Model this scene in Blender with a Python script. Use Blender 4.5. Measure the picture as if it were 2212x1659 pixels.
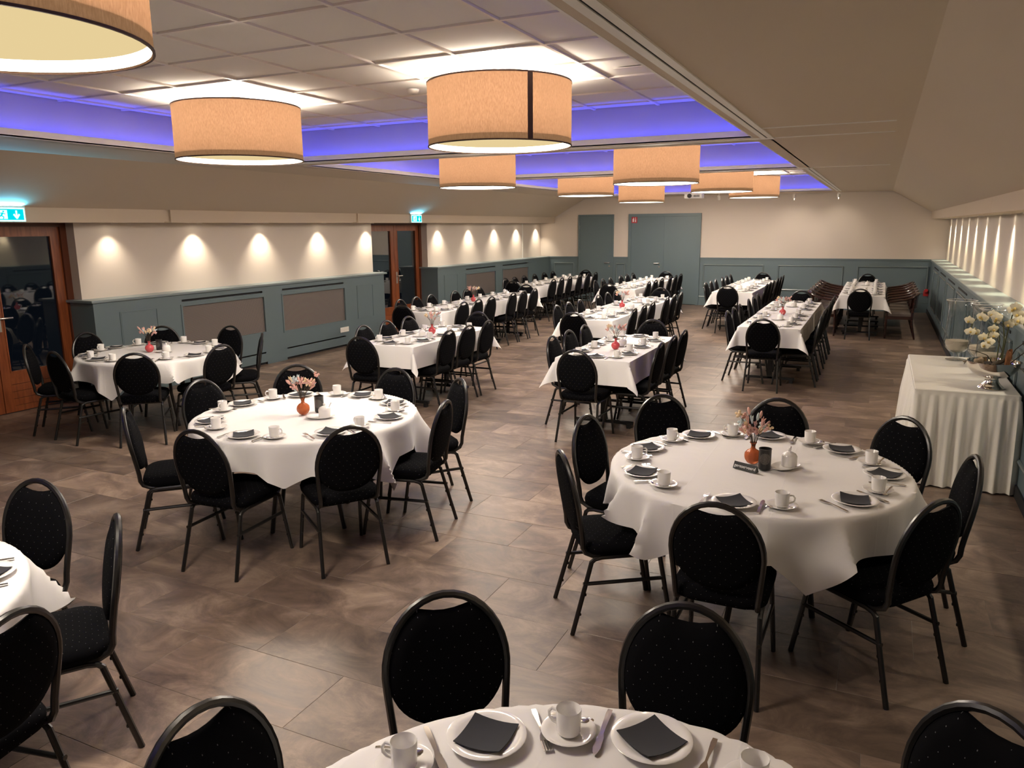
import bpy, math, random
from mathutils import Vector, Matrix
R = math.radians
PI = math.pi
random.seed(7)
sc = bpy.context.scene
col = sc.collection
for o in list(bpy.data.objects):
    bpy.data.objects.remove(o, do_unlink=True)

# ------------------------------------------------------------------ camera
FPX, YAW, PITCH, ROLL, CAMH = 1660.6, .4437, .2014, -.0093, 2.026
W, H = 2212, 1659
_f0 = Vector((-math.sin(YAW), math.cos(YAW), 0)); _r0 = Vector((math.cos(YAW), math.sin(YAW), 0)); _u0 = Vector((0, 0, 1))
FW = _f0 * math.cos(PITCH) - _u0 * math.sin(PITCH); _u = _u0 * math.cos(PITCH) + _f0 * math.sin(PITCH)
RT = _r0 * math.cos(ROLL) + _u * math.sin(ROLL); UP = _u * math.cos(ROLL) - _r0 * math.sin(ROLL)
cam_d = bpy.data.cameras.new('camera'); cam = bpy.data.objects.new('camera', cam_d); col.objects.link(cam)
cam_d.sensor_width = 36; cam_d.lens = 36 * FPX / W; cam_d.clip_start = .05; cam_d.clip_end = 100
m = Matrix((RT, UP, -FW)).transposed().to_4x4(); m.translation = (0, 0, CAMH); cam.matrix_world = m
sc.camera = cam
def depth(p): return (Vector(p) - Vector((0, 0, CAMH))).dot(FW)
def inframe(p, mg=40):
    d = Vector(p) - Vector((0, 0, CAMH)); z = d.dot(FW)
    if z < .1: return False
    x = W / 2 + FPX * d.dot(RT) / z; y = H / 2 - FPX * d.dot(UP) / z
    return -mg < x < W + mg and -mg < y < H + mg

# ------------------------------------------------------------------ world (night outside), exposure
w = bpy.data.worlds.new('night'); sc.world = w; w.use_nodes = True
w.node_tree.nodes['Background'].inputs[0].default_value = (.004, .005, .008, 1)
w.node_tree.nodes['Background'].inputs[1].default_value = 1
sc.view_settings.view_transform = 'Standard'; sc.view_settings.look = 'None'
sc.view_settings.gamma = 1; sc.view_settings.use_curve_mapping = False
sc.view_settings.exposure = 1.0
sc.cycles.max_bounces = 6; sc.cycles.diffuse_bounces = 4; sc.cycles.glossy_bounces = 3; sc.cycles.transmission_bounces = 5; sc.cycles.transparent_max_bounces = 10
sc.cycles.sample_clamp_indirect = 6; sc.cycles.caustics_reflective = False; sc.cycles.caustics_refractive = False
# light levels (watts / emission strengths)
BULB_UP, BULB_DOWN, BULB_SIDE, DISC_E, RIM_E = 66, 27, 25, .40, 3.8
LED_E, SPOT_L, SPOT_R, SPOT_T, EXIT_E = 25, 13.5, 42, 8, 1.0
WARM = (1.0, .88, .73); WARM2 = (1.0, .87, .68); WARMR = (1.0, .84, .52)

# ------------------------------------------------------------------ helpers
def tag(o, label=None, cat=None, group=None, kind=None):
    if label: o['label'] = label
    if cat: o['category'] = cat
    if group: o['group'] = group
    if kind: o['kind'] = kind
    return o
def empty(name, loc=(0, 0, 0), rz=0, label=None, cat=None, group=None):
    o = bpy.data.objects.new(name, None); col.objects.link(o); o.location = loc; o.rotation_euler = (0, 0, rz)
    o.empty_display_size = .1
    return tag(o, label, cat, group)
class MB:
    def __init__(s): s.v = []; s.f = []
    def add(s, vs, fs):
        n = len(s.v); s.v += [tuple(p) for p in vs]; s.f += [tuple(i + n for i in f) for f in fs]; return s
    def box(s, x0, x1, y0, y1, z0, z1):
        x0, x1 = min(x0, x1), max(x0, x1); y0, y1 = min(y0, y1), max(y0, y1); z0, z1 = min(z0, z1), max(z0, z1)
        return s.add([(x0, y0, z0), (x1, y0, z0), (x1, y1, z0), (x0, y1, z0), (x0, y0, z1), (x1, y0, z1), (x1, y1, z1), (x0, y1, z1)],
                     [(0, 3, 2, 1), (4, 5, 6, 7), (0, 1, 5, 4), (1, 2, 6, 5), (2, 3, 7, 6), (3, 0, 4, 7)])
    def bbox(s, x0, x1, y0, y1, z0, z1, b=.004):      # box with chamfered top edges
        s.box(x0, x1, y0, y1, z0, z1 - b)
        n = len(s.v)
        return s.add([(x0, y0, z1 - b), (x1, y0, z1 - b), (x1, y1, z1 - b), (x0, y1, z1 - b), (x0 + b, y0 + b, z1), (x1 - b, y0 + b, z1), (x1 - b, y1 - b, z1), (x0 + b, y1 - b, z1)],
                     [(4, 5, 6, 7), (0, 1, 5, 4), (1, 2, 6, 5), (2, 3, 7, 6), (3, 0, 4, 7)])
    def quad(s, a, b, c, d): return s.add([a, b, c, d], [(0, 1, 2, 3)])
    def tube(s, path, r, n=8, closed=False, flat=1.0):
        P = [Vector(p) for p in path]; N = len(P); rs = r if isinstance(r, (list, tuple)) else [r] * N
        T = []
        for i in range(N):
            if closed: t = P[(i + 1) % N] - P[i - 1]
            else: t = P[min(i + 1, N - 1)] - P[max(i - 1, 0)]
            T.append(t.normalized())
        a = Vector((0, 0, 1)) if abs(T[0].z) < .9 else Vector((1, 0, 0))
        nn = (a - T[0] * a.dot(T[0])).normalized(); vs = []; fs = []
        for i in range(N):
            nn = (nn - T[i] * nn.dot(T[i])).normalized(); b = T[i].cross(nn)
            for k in range(n):
                q = 2 * PI * k / n; vs.append(P[i] + (nn * math.cos(q) + b * math.sin(q) * flat) * rs[i])
        M = N if closed else N - 1
        for i in range(M):
            for k in range(n):
                a0 = i * n + k; a1 = i * n + (k + 1) % n; b0 = ((i + 1) % N) * n + k; b1 = ((i + 1) % N) * n + (k + 1) % n
                fs.append((a0, a1, b1, b0))
        if not closed:
            fs.append(tuple(range(n - 1, -1, -1))); fs.append(tuple((N - 1) * n + k for k in range(n)))
        return s.add(vs, fs)
    def lathe(s, prof, n=24, cx=0, cy=0, z0=0):
        vs = []; fs = []
        for (r, z) in prof:
            for k in range(n):
                q = 2 * PI * k / n; vs.append((cx + r * math.cos(q), cy + r * math.sin(q), z0 + z))
        for i in range(len(prof) - 1):
            for k in range(n):
                fs.append((i * n + k, i * n + (k + 1) % n, (i + 1) * n + (k + 1) % n, (i + 1) * n + k))
        return s.add(vs, fs)
    def disc(s, r, z, n=24, cx=0, cy=0, up=True):
        vs = [(cx + r * math.cos(2 * PI * k / n), cy + r * math.sin(2 * PI * k / n), z) for k in range(n)]
        return s.add(vs, [tuple(range(n)) if up else tuple(range(n - 1, -1, -1))])
    def ball(s, c, rx, ry, rz, n=8, m=6, rot=None):
        vs = []; fs = []
        for i in range(m + 1):
            t = PI * i / m
            for k in range(n):
                q = 2 * PI * k / n; p = Vector((rx * math.sin(t) * math.cos(q), ry * math.sin(t) * math.sin(q), rz * math.cos(t)))
                if rot: p = rot @ p
                vs.append(Vector(c) + p)
        for i in range(m):
            for k in range(n): fs.append((i * n + k, (i + 1) * n + k, (i + 1) * n + (k + 1) % n, i * n + (k + 1) % n))
        return s.add(vs, fs)
    def xf(s, M):
        s.v = [tuple(M @ Vector(p)) for p in s.v]; return s
    def mesh(s, name, mat, smooth=True, ang=40):
        me = bpy.data.meshes.new(name); me.from_pydata(s.v, [], s.f); me.validate()
        if mat: me.materials.append(mat)
        if smooth:
            me.polygons.foreach_set('use_smooth', [True] * len(me.polygons)); me.set_sharp_from_angle(angle=R(ang))
        me.update(); return me
    def build(s, name, mat, parent=None, smooth=True, ang=40, label=None, cat=None, group=None, kind=None):
        o = bpy.data.objects.new(name, s.mesh(name, mat, smooth, ang)); col.objects.link(o)
        if parent is not None: o.parent = parent
        return tag(o, label, cat, group, kind)
def recalc(o):
    import bmesh
    bm = bmesh.new(); bm.from_mesh(o.data); bmesh.ops.recalc_face_normals(bm, faces=bm.faces); bm.to_mesh(o.data); bm.free(); return o
def copy_tree(o, parent=None):
    c = o.copy(); col.objects.link(c); c.parent = parent
    for ch in list(o.children): copy_tree(ch, c)
    return c
class Proto:                      # first use moves the prototype itself, later uses copy it
    def __init__(s, root): s.root = root; s.used = False
    def put(s, loc, rz=0, label=None, group=None, cat=None, rot=None):
        if s.used: o = copy_tree(s.root)
        else: o = s.root; s.used = True
        o.location = loc; o.rotation_euler = rot if rot else (0, 0, rz)
        return tag(o, label, cat, group)
def holed(mb, axis, c, a0, a1, b0, b1, holes, flip=False):
    """flat sheet at axis=c spanning (a,b), minus rectangular holes (a0,a1,b0,b1)"""
    A = sorted({a0, a1, *[min(max(h[i], a0), a1) for h in holes for i in (0, 1)]}); B = sorted({b0, b1, *[min(max(h[i], b0), b1) for h in holes for i in (2, 3)]})
    for i in range(len(A) - 1):
        for j in range(len(B) - 1):
            ca, cb = (A[i] + A[i + 1]) / 2, (B[j] + B[j + 1]) / 2
            if any(h[0] < ca < h[1] and h[2] < cb < h[3] for h in holes): continue
            q = [(A[i], B[j]), (A[i + 1], B[j]), (A[i + 1], B[j + 1]), (A[i], B[j + 1])]
            if flip: q = q[::-1]
            if axis == 'x': mb.quad(*[(c, p[0], p[1]) for p in q])
            elif axis == 'y': mb.quad(*[(p[0], c, p[1]) for p in q])
            else: mb.quad(*[(p[0], p[1], c) for p in q])
def frame_x(mb, x0, x1, y0, y1, z0, z1, wd):      # rectangular picture-frame moulding lying in a plane x=const
    mb.box(x0, x1, y0, y1, z1 - wd, z1); mb.box(x0, x1, y0, y1, z0, z0 + wd); mb.box(x0, x1, y0, y0 + wd, z0 + wd, z1 - wd); mb.box(x0, x1, y1 - wd, y1, z0 + wd, z1 - wd)
def frame_y(mb, y0, y1, x0, x1, z0, z1, wd):
    mb.box(x0, x1, y0, y1, z1 - wd, z1); mb.box(x0, x1, y0, y1, z0, z0 + wd); mb.box(x0, x0 + wd, y0, y1, z0 + wd, z1 - wd); mb.box(x1 - wd, x1, y0, y1, z0 + wd, z1 - wd)

def ring_tube(mb, axis, c, a0, a1, b0, b1, r):     # rounded rectangular moulding in a plane axis=c
    q = [(a0, b0), (a1, b0), (a1, b1), (a0, b1)]
    for i in range(4):
        (p0, q0), (p1, q1) = q[i], q[(i + 1) % 4]
        mb.tube([(c, p0, q0), (c, p1, q1)] if axis == 'x' else [(p0, c, q0), (p1, c, q1)], r, 8)
# ------------------------------------------------------------------ materials
def mat(name, c=(.8, .8, .8), rough=.5, metal=0, **k):
    mt = bpy.data.materials.new(name); mt.use_nodes = True; p = mt.node_tree.nodes['Principled BSDF']
    p.inputs['Base Color'].default_value = (*c, 1); p.inputs['Roughness'].default_value = rough; p.inputs['Metallic'].default_value = metal
    for a, b in k.items():
        i = p.inputs[a.replace('_', ' ')]; i.default_value = (*b, 1) if isinstance(b, tuple) and len(b) == 3 else b
    return mt
def nd(mt, t, **k):
    n = mt.node_tree.nodes.new(t)
    for a, b in k.items(): setattr(n, a, b)
    return n
def lk(mt, a, b): mt.node_tree.links.new(a, b)
def P(mt): return mt.node_tree.nodes['Principled BSDF']
def bump(mt, scale, strength, dist=.002, coord='Object', detail=3, stretch=None):
    tc = nd(mt, 'ShaderNodeTexCoord'); n = nd(mt, 'ShaderNodeTexNoise'); n.inputs['Scale'].default_value = scale; n.inputs['Detail'].default_value = detail
    src = tc.outputs[coord]
    if stretch:
        mp = nd(mt, 'ShaderNodeMapping'); mp.inputs['Scale'].default_value = stretch; lk(mt, src, mp.inputs[0]); src = mp.outputs[0]
    lk(mt, src, n.inputs['Vector']); b = nd(mt, 'ShaderNodeBump'); b.inputs['Strength'].default_value = strength; b.inputs['Distance'].default_value = dist
    lk(mt, n.outputs['Fac'], b.inputs['Height']); lk(mt, b.outputs[0], P(mt).inputs['Normal']); return n
def mottle(mt, scale, c1, c2, lo=.35, hi=.65, coord='Object', detail=4, stretch=None):
    tc = nd(mt, 'ShaderNodeTexCoord'); n = nd(mt, 'ShaderNodeTexNoise'); n.inputs['Scale'].default_value = scale; n.inputs['Detail'].default_value = detail
    src = tc.outputs[coord]
    if stretch:
        mp = nd(mt, 'ShaderNodeMapping'); mp.inputs['Scale'].default_value = stretch; lk(mt, src, mp.inputs[0]); src = mp.outputs[0]
    lk(mt, src, n.inputs['Vector']); r = nd(mt, 'ShaderNodeValToRGB'); r.color_ramp.elements[0].position = lo; r.color_ramp.elements[1].position = hi
    r.color_ramp.elements[0].color = (*c1, 1); r.color_ramp.elements[1].color = (*c2, 1); lk(mt, n.outputs['Fac'], r.inputs[0]); lk(mt, r.outputs[0], P(mt).inputs['Base Color']); return r
def emis(name, c, s):
    mt = bpy.data.materials.new(name); mt.use_nodes = True; t = mt.node_tree; t.nodes.remove(t.nodes['Principled BSDF'])
    e = t.nodes.new('ShaderNodeEmission'); e.inputs[0].default_value = (*c, 1); e.inputs[1].default_value = s
    t.links.new(e.outputs[0], t.nodes['Material Output'].inputs[0]); return mt

M = {}
M['wall'] = mat('beige_wallpaper', (.66, .58, .51), .75); bump(M['wall'], 160, .12, .001)
M['ceil'] = mat('ceiling_paint', (.60, .50, .39), .8); bump(M['ceil'], 60, .05, .001)
M['tile_c'] = mat('mineral_ceiling_tile', (.80, .77, .72), .85); bump(M['tile_c'], 220, .25, .001)
M['grid'] = mat('white_ceiling_grid', (.80, .75, .69), .45)
M['white'] = mat('white_paint', (.80, .77, .72), .5)
M['cove'] = mat('cove_paint', (.46, .43, .42), .7)
M['teal'] = mat('teal_grey_paint', (.120, .166, .184), .42); bump(M['teal'], 90, .05, .001)
M['teal_g'] = mat('teal_moulding_gloss', (.15, .19, .20), .22)
M['teal_ledge'] = mat('teal_ledge_paint', (.20, .25, .265), .35)
M['slot'] = mat('dark_slot', (.012, .012, .014), .8)
M['wood'] = mat('red_brown_door_wood', (.22, .058, .018), .32)
mottle(M['wood'], 6, (.17, .040, .012), (.30, .085, .026), .3, .7, stretch=(6, 6, .6))
M['wood_dark'] = mat('dark_door_frame_wood', (.11, .030, .012), .35)
M['chrome'] = mat('brushed_steel', (.62, .60, .57), .28, 1)
M['steel'] = mat('polished_cutlery', (.78, .76, .74), .14, 1)
M['silver'] = mat('polished_silver_bowl', (.80, .76, .70), .07, 1)
M['black_tube'] = mat('black_hammertone_tube', (.006, .0055, .0055), .33, 0, Coat_Weight=.3, Coat_Roughness=.25); bump(M['black_tube'], 260, .12, .001)
M['black'] = mat('black_plastic', (.008, .008, .009), .45)
M['porc'] = mat('white_porcelain', (.80, .78, .76), .12, 0, Coat_Weight=.3)
M['napkin'] = mat('charcoal_napkin', (.020, .021, .027), .9)
M['cloth'] = mat('white_table_linen', (.74, .72, .71), .85, 0, Sheen_Weight=.15); bump(M['cloth'], 9, .25, .012, detail=5)
mt = M['cloth']; tc = nd(mt, 'ShaderNodeTexCoord'); sx = nd(mt, 'ShaderNodeSeparateXYZ'); lk(mt, tc.outputs['Object'], sx.inputs[0]); acc = None
for ax, per_, off_ in ((0, .43, .11), (1, .61, .2)):
    a = nd(mt, 'ShaderNodeMath', operation='MULTIPLY_ADD'); a.inputs[1].default_value = 1 / per_; a.inputs[2].default_value = 20 + off_; lk(mt, sx.outputs[ax], a.inputs[0]); f = nd(mt, 'ShaderNodeMath', operation='FRACT'); lk(mt, a.outputs[0], f.inputs[0])
    c = nd(mt, 'ShaderNodeMath', operation='SUBTRACT'); c.inputs[1].default_value = .5; lk(mt, f.outputs[0], c.inputs[0]); d = nd(mt, 'ShaderNodeMath', operation='ABSOLUTE'); lk(mt, c.outputs[0], d.inputs[0])
    g = nd(mt, 'ShaderNodeMapRange'); g.inputs['From Min'].default_value = 0; g.inputs['From Max'].default_value = .014; g.inputs['To Min'].default_value = 1; g.inputs['To Max'].default_value = 0; lk(mt, d.outputs[0], g.inputs[0])
    if acc is None: acc = g
    else:
        q = nd(mt, 'ShaderNodeMath', operation='MAXIMUM'); lk(mt, acc.outputs[0], q.inputs[0]); lk(mt, g.outputs[0], q.inputs[1]); acc = q
bp = nd(mt, 'ShaderNodeBump'); bp.inputs['Strength'].default_value = .22; bp.inputs['Distance'].default_value = .002; lk(mt, acc.outputs[0], bp.inputs['Height'])
old = [l for l in mt.node_tree.links if l.to_socket == P(mt).inputs['Normal']][0].from_node; lk(mt, old.outputs[0], bp.inputs['Normal']); lk(mt, bp.outputs[0], P(mt).inputs['Normal'])
M['skirt'] = mat('ivory_table_skirt', (.78, .76, .70), .8)
M['under'] = mat('dark_table_board', (.05, .035, .028), .6)
M['leather'] = mat('taupe_seat_leather', (.13, .105, .09), .5)
M['mahog'] = mat('mahogany_frame', (.028, .008, .006), .25, 0, Coat_Weight=.5); mottle(M['mahog'], 5, (.018, .005, .004), (.045, .013, .009), stretch=(1, 1, 8))
M['soil'] = mat('dark_potting_bark', (.02, .012, .009), .9)
M['bark'] = mat('pale_bark', (.30, .22, .14), .85); mottle(M['bark'], 30, (.16, .11, .07), (.40, .31, .21))
M['bark2'] = mat('orange_bark', (.28, .11, .04), .8); mottle(M['bark2'], 20, (.16, .06, .025), (.36, .15, .06), stretch=(4, 4, 1))
M['twig'] = mat('dark_twig', (.06, .045, .03), .8)
M['stem'] = mat('orchid_stem', (.10, .11, .04), .6)
M['orchid'] = mat('cream_orchid_petal', (.74, .70, .52), .6, 0, Subsurface_Weight=.0)
M['orchid_lip'] = mat('orchid_lip', (.55, .40, .12), .6)
M['sand'] = mat('pale_sand', (.62, .52, .40), .95)
M['red'] = mat('red_plastic', (.55, .03, .035), .4)
M['fire'] = mat('red_sign', (.50, .03, .04), .5)
M['signw'] = mat('white_sign_print', (.85, .85, .85), .5)
M['projw'] = mat('white_projector', (.75, .75, .76), .4)
M['led'] = emis('blue_led_strip', (.055, .075, 1.0), LED_E)
M['bulbface'] = emis('warm_spot_lens', (1, .9, .7), 14)
M['disc'] = emis('warm_lamp_diffuser', (1.0, .78, .40), DISC_E)
M['rim'] = emis('lit_lamp_rim', (1.0, .93, .74), RIM_E)
M['exit_w'] = emis('exit_sign_white', (.30, 1.0, 1.0), EXIT_E * 1.6)
M['exit_g'] = emis('exit_sign_green', (.0, .62, .70), EXIT_E * .62)
def glass(name, tint=(.9, .95, .95), base=.06):
    mt = bpy.data.materials.new(name); mt.use_nodes = True; t = mt.node_tree; t.nodes.remove(t.nodes['Principled BSDF'])
    tr = t.nodes.new('ShaderNodeBsdfTransparent'); tr.inputs[0].default_value = (*tint, 1); gl = t.nodes.new('ShaderNodeBsdfGlossy'); gl.inputs['Roughness'].default_value = .02
    lw = t.nodes.new('ShaderNodeLayerWeight'); lw.inputs[0].default_value = .5; pw = t.nodes.new('ShaderNodeMath'); pw.operation = 'POWER'; pw.inputs[1].default_value = 1.9; t.links.new(lw.outputs['Facing'], pw.inputs[0])
    fr = t.nodes.new('ShaderNodeMath'); fr.operation = 'MULTIPLY_ADD'; fr.inputs[1].default_value = .85; fr.inputs[2].default_value = base; t.links.new(pw.outputs[0], fr.inputs[0]); mx = t.nodes.new('ShaderNodeMixShader')
    t.links.new(fr.outputs[0], mx.inputs[0]); t.links.new(tr.outputs[0], mx.inputs[1]); t.links.new(gl.outputs[0], mx.inputs[2]); t.links.new(mx.outputs[0], t.nodes['Material Output'].inputs[0]); return mt
M['glass'] = glass('clear_glass', (.86, .89, .89), .08); M['night_glass'] = glass('dark_window_glass', (.55, .6, .6))
M['rim_glint'] = mat('glass_rim_painted_glint', (.85, .86, .84), .08, 0, Alpha=.45)  # whitish colour stands in for spotlight glints along the vase rims
M['vase_o'] = mat('orange_vase_glass', (.62, .16, .06), .12, 0, Transmission_Weight=.35, IOR=1.3)
M['vase_r'] = mat('pink_red_vase_glass', (.55, .075, .085), .25)
def sh(name, c, tr):
    mt = bpy.data.materials.new(name); mt.use_nodes = True; t = mt.node_tree; t.nodes.remove(t.nodes['Principled BSDF'])
    d = t.nodes.new('ShaderNodeBsdfDiffuse'); d.inputs[0].default_value = (*c, 1); l = t.nodes.new('ShaderNodeBsdfTranslucent'); mx = t.nodes.new('ShaderNodeMixShader'); mx.inputs[0].default_value = tr
    tc = t.nodes.new('ShaderNodeTexCoord'); mp = t.nodes.new('ShaderNodeMapping'); mp.inputs['Scale'].default_value = (60, 60, 14); n = t.nodes.new('ShaderNodeTexNoise'); n.inputs['Scale'].default_value = 3; n.inputs['Detail'].default_value = 4
    r = t.nodes.new('ShaderNodeValToRGB'); r.color_ramp.elements[0].position = .3; r.color_ramp.elements[1].position = .7
    r.color_ramp.elements[0].color = (c[0] * .74, c[1] * .70, c[2] * .66, 1); r.color_ramp.elements[1].color = (*c, 1)
    t.links.new(tc.outputs['Object'], mp.inputs[0]); t.links.new(mp.outputs[0], n.inputs['Vector']); t.links.new(n.outputs['Fac'], r.inputs[0])
    t.links.new(r.outputs[0], l.inputs[0]); t.links.new(r.outputs[0], d.inputs[0]); t.links.new(d.outputs[0], mx.inputs[1]); t.links.new(l.outputs[0], mx.inputs[2]); t.links.new(mx.outputs[0], t.nodes['Material Output'].inputs[0]); return mt
M['shade'] = sh('beige_shade_fabric', (.083, .048, .029), .5)
M['seam'] = mat('dark_shade_seam', (.045, .020, .013), .8)

# floor tiles: brown-grey stone look, varied tile by tile
mt = M['floor'] = mat('brown_slate_floor_tile', rough=.4)
gm = nd(mt, 'ShaderNodeNewGeometry'); oi = nd(mt, 'ShaderNodeObjectInfo'); ad = nd(mt, 'ShaderNodeMath', operation='ADD'); lk(mt, gm.outputs['Random Per Island'], ad.inputs[0]); lk(mt, oi.outputs['Random'], ad.inputs[1])
ml = nd(mt, 'ShaderNodeMath', operation='MULTIPLY'); ml.inputs[1].default_value = 37; lk(mt, ad.outputs[0], ml.inputs[0])
cb = nd(mt, 'ShaderNodeCombineXYZ'); lk(mt, ml.outputs[0], cb.inputs[2]); va = nd(mt, 'ShaderNodeVectorMath', operation='ADD'); lk(mt, gm.outputs['Position'], va.inputs[0]); lk(mt, cb.outputs[0], va.inputs[1])
mp = nd(mt, 'ShaderNodeMapping'); mp.inputs['Scale'].default_value = (1.0, 1.55, 1); lk(mt, va.outputs[0], mp.inputs[0])
n1 = nd(mt, 'ShaderNodeTexNoise'); n1.inputs['Scale'].default_value = 2.6; n1.inputs['Detail'].default_value = 12; n1.inputs['Roughness'].default_value = .72; n1.inputs['Distortion'].default_value = .8; lk(mt, mp.outputs[0], n1.inputs['Vector'])
rp = nd(mt, 'ShaderNodeValToRGB'); e = rp.color_ramp.elements; e[0].position = .28; e[0].color = (.052, .036, .029, 1); e[1].position = .74; e[1].color = (.36, .268, .20, 1)
k = e.new(.5); k.color = (.172, .119, .090, 1); lk(mt, n1.outputs['Fac'], rp.inputs[0])
fr = nd(mt, 'ShaderNodeMath', operation='FRACT'); lk(mt, ad.outputs[0], fr.inputs[0]); mr = nd(mt, 'ShaderNodeMapRange'); mr.inputs['To Min'].default_value = .74; mr.inputs['To Max'].default_value = 1.2; lk(mt, fr.outputs[0], mr.inputs[0])
vm = nd(mt, 'ShaderNodeVectorMath', operation='SCALE'); lk(mt, rp.outputs[0], vm.inputs[0]); lk(mt, mr.outputs[0], vm.inputs['Scale']); lk(mt, vm.outputs[0], P(mt).inputs['Base Color'])
mr2 = nd(mt, 'ShaderNodeMapRange'); mr2.inputs['To Min'].default_value = .30; mr2.inputs['To Max'].default_value = .52; lk(mt, n1.outputs['Fac'], mr2.inputs[0]); lk(mt, mr2.outputs[0], P(mt).inputs['Roughness'])
bp = nd(mt, 'ShaderNodeBump'); bp.inputs['Strength'].default_value = .15; bp.inputs['Distance'].default_value = .003; lk(mt, n1.outputs['Fac'], bp.inputs['Height']); lk(mt, bp.outputs[0], P(mt).inputs['Normal'])
M['grout'] = mat('floor_joint', (.21, .175, .145), .7)

# chair fabric: black with a staggered grid of pin dots
mt = M['fabric'] = mat('black_pin_dot_fabric', (.0035, .0035, .0045), .95, 0, Specular_IOR_Level=.06)
tc = nd(mt, 'ShaderNodeTexCoord'); sx = nd(mt, 'ShaderNodeSeparateXYZ'); lk(mt, tc.outputs['Object'], sx.inputs[0])
yz = nd(mt, 'ShaderNodeMath', operation='ADD'); lk(mt, sx.outputs[1], yz.inputs[0]); lk(mt, sx.outputs[2], yz.inputs[1])
def dots(off):
    out = []
    for src in (sx.outputs[0], yz.outputs[0]):
        a = nd(mt, 'ShaderNodeMath', operation='MULTIPLY_ADD'); a.inputs[1].default_value = 1 / .046; a.inputs[2].default_value = 50 + off; lk(mt, src, a.inputs[0])
        f = nd(mt, 'ShaderNodeMath', operation='FRACT'); lk(mt, a.outputs[0], f.inputs[0]); s2 = nd(mt, 'ShaderNodeMath', operation='SUBTRACT'); s2.inputs[1].default_value = .5; lk(mt, f.outputs[0], s2.inputs[0])
        q = nd(mt, 'ShaderNodeMath', operation='POWER'); q.inputs[1].default_value = 2; ab = nd(mt, 'ShaderNodeMath', operation='ABSOLUTE'); lk(mt, s2.outputs[0], ab.inputs[0]); lk(mt, ab.outputs[0], q.inputs[0]); out.append(q)
    s3 = nd(mt, 'ShaderNodeMath', operation='ADD'); lk(mt, out[0].outputs[0], s3.inputs[0]); lk(mt, out[1].outputs[0], s3.inputs[1])
    l3 = nd(mt, 'ShaderNodeMath', operation='LESS_THAN'); l3.inputs[1].default_value = .00075; lk(mt, s3.outputs[0], l3.inputs[0]); return l3
da, db = dots(0), dots(.5); mxd = nd(mt, 'ShaderNodeMath', operation='MAXIMUM'); lk(mt, da.outputs[0], mxd.inputs[0]); lk(mt, db.outputs[0], mxd.inputs[1])
mc = nd(mt, 'ShaderNodeMix', data_type='RGBA'); mc.inputs[6].default_value = (.0035, .0035, .0045, 1); mc.inputs[7].default_value = (.16, .16, .165, 1); lk(mt, mxd.outputs[0], mc.inputs[0]); lk(mt, mc.outputs[2], P(mt).inputs['Base Color'])

# perforated radiator grille
mt = M['grille'] = mat('perforated_radiator_grille', (.2, .17, .15), .6)
ck = nd(mt, 'ShaderNodeTexVoronoi'); ck.inputs['Scale'].default_value = 62; ck.inputs['Randomness'].default_value = 0; tc = nd(mt, 'ShaderNodeTexCoord'); mp = nd(mt, 'ShaderNodeMapping'); mp.inputs['Rotation'].default_value = (R(45), 0, 0); lk(mt, tc.outputs['Object'], mp.inputs[0]); lk(mt, mp.outputs[0], ck.inputs['Vector'])
rp = nd(mt, 'ShaderNodeValToRGB'); rp.color_ramp.elements[0].position = .36; rp.color_ramp.elements[0].color = (.018, .015, .014, 1); rp.color_ramp.elements[1].position = .42; rp.color_ramp.elements[1].color = (.19, .16, .145, 1); lk(mt, ck.outputs['Distance'], rp.inputs[0]); lk(mt, rp.outputs[0], P(mt).inputs['Base Color'])

# ================================================================== THE ROOM
XL, XR, D, Y0 = -8.365, 1.0616, 20.09, -2.6          # wainscot faces, back wall, wall behind
XWL, XWR, XDO = -8.63, 1.335, -8.80                   # upper walls, recessed glass doors
ZR, ZC, ZT = 1.218, 2.758, 3.10                       # dado ledge, lower ceiling, tile ceiling
XCL, XCR, XSL, XSR, ZST, ZSB = -7.32, .1406, -8.196, .965, 2.278, 2.121

# ---- floor
fl = MB().box(XDO - .1, XWR, Y0, D, -.12, -.0015).build('floor', M['grout'], smooth=False); tag(fl, kind='structure')
TW, TH, G = .90, .411, .0022
tile_me = MB().bbox(-TW / 2 + G / 2, TW / 2 - G / 2, -TH / 2 + G / 2, TH / 2 - G / 2, -.02, 0, .0015).mesh('floor_tile', M['floor'], False)
cand = []; j = 0; y = 2.56 - TH * 14
while y < D:
    off = (j * .37 + random.choice((0, .05, -.06))) % TW; x = -9.6 + off
    while x < XWR + .5:
        x0, x1, ya, yb = max(x, XDO - .1), min(x + TW, XWR), max(y, Y0), min(y + TH, D)
        if x1 - x0 > .03 and yb - ya > .03:
            full = x1 - x0 > TW - .001 and yb - ya > TH - .001
            c = ((x0 + x1) / 2, (ya + yb) / 2, 0); cand.append((inframe(c, 120) and full, depth(c), c, x0, x1, ya, yb))
        x += TW
    y += TH; j += 1
vis = sorted([c for c in cand if c[0]], key=lambda c: c[1])[:300]; vs_ = {id(c) for c in vis}
for c in vis:
    o = bpy.data.objects.new('floor_tile', tile_me); col.objects.link(o); o.parent = fl; o.location = c[2]
mb = MB()
for c in cand:
    if id(c) not in vs_: mb.box(c[3] + G / 2, c[4] - G / 2, c[5] + G / 2, c[6] - G / 2, -.02, 0)
mb.build('floor_tile_field', M['floor'], fl, smooth=False, kind='stuff')

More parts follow.
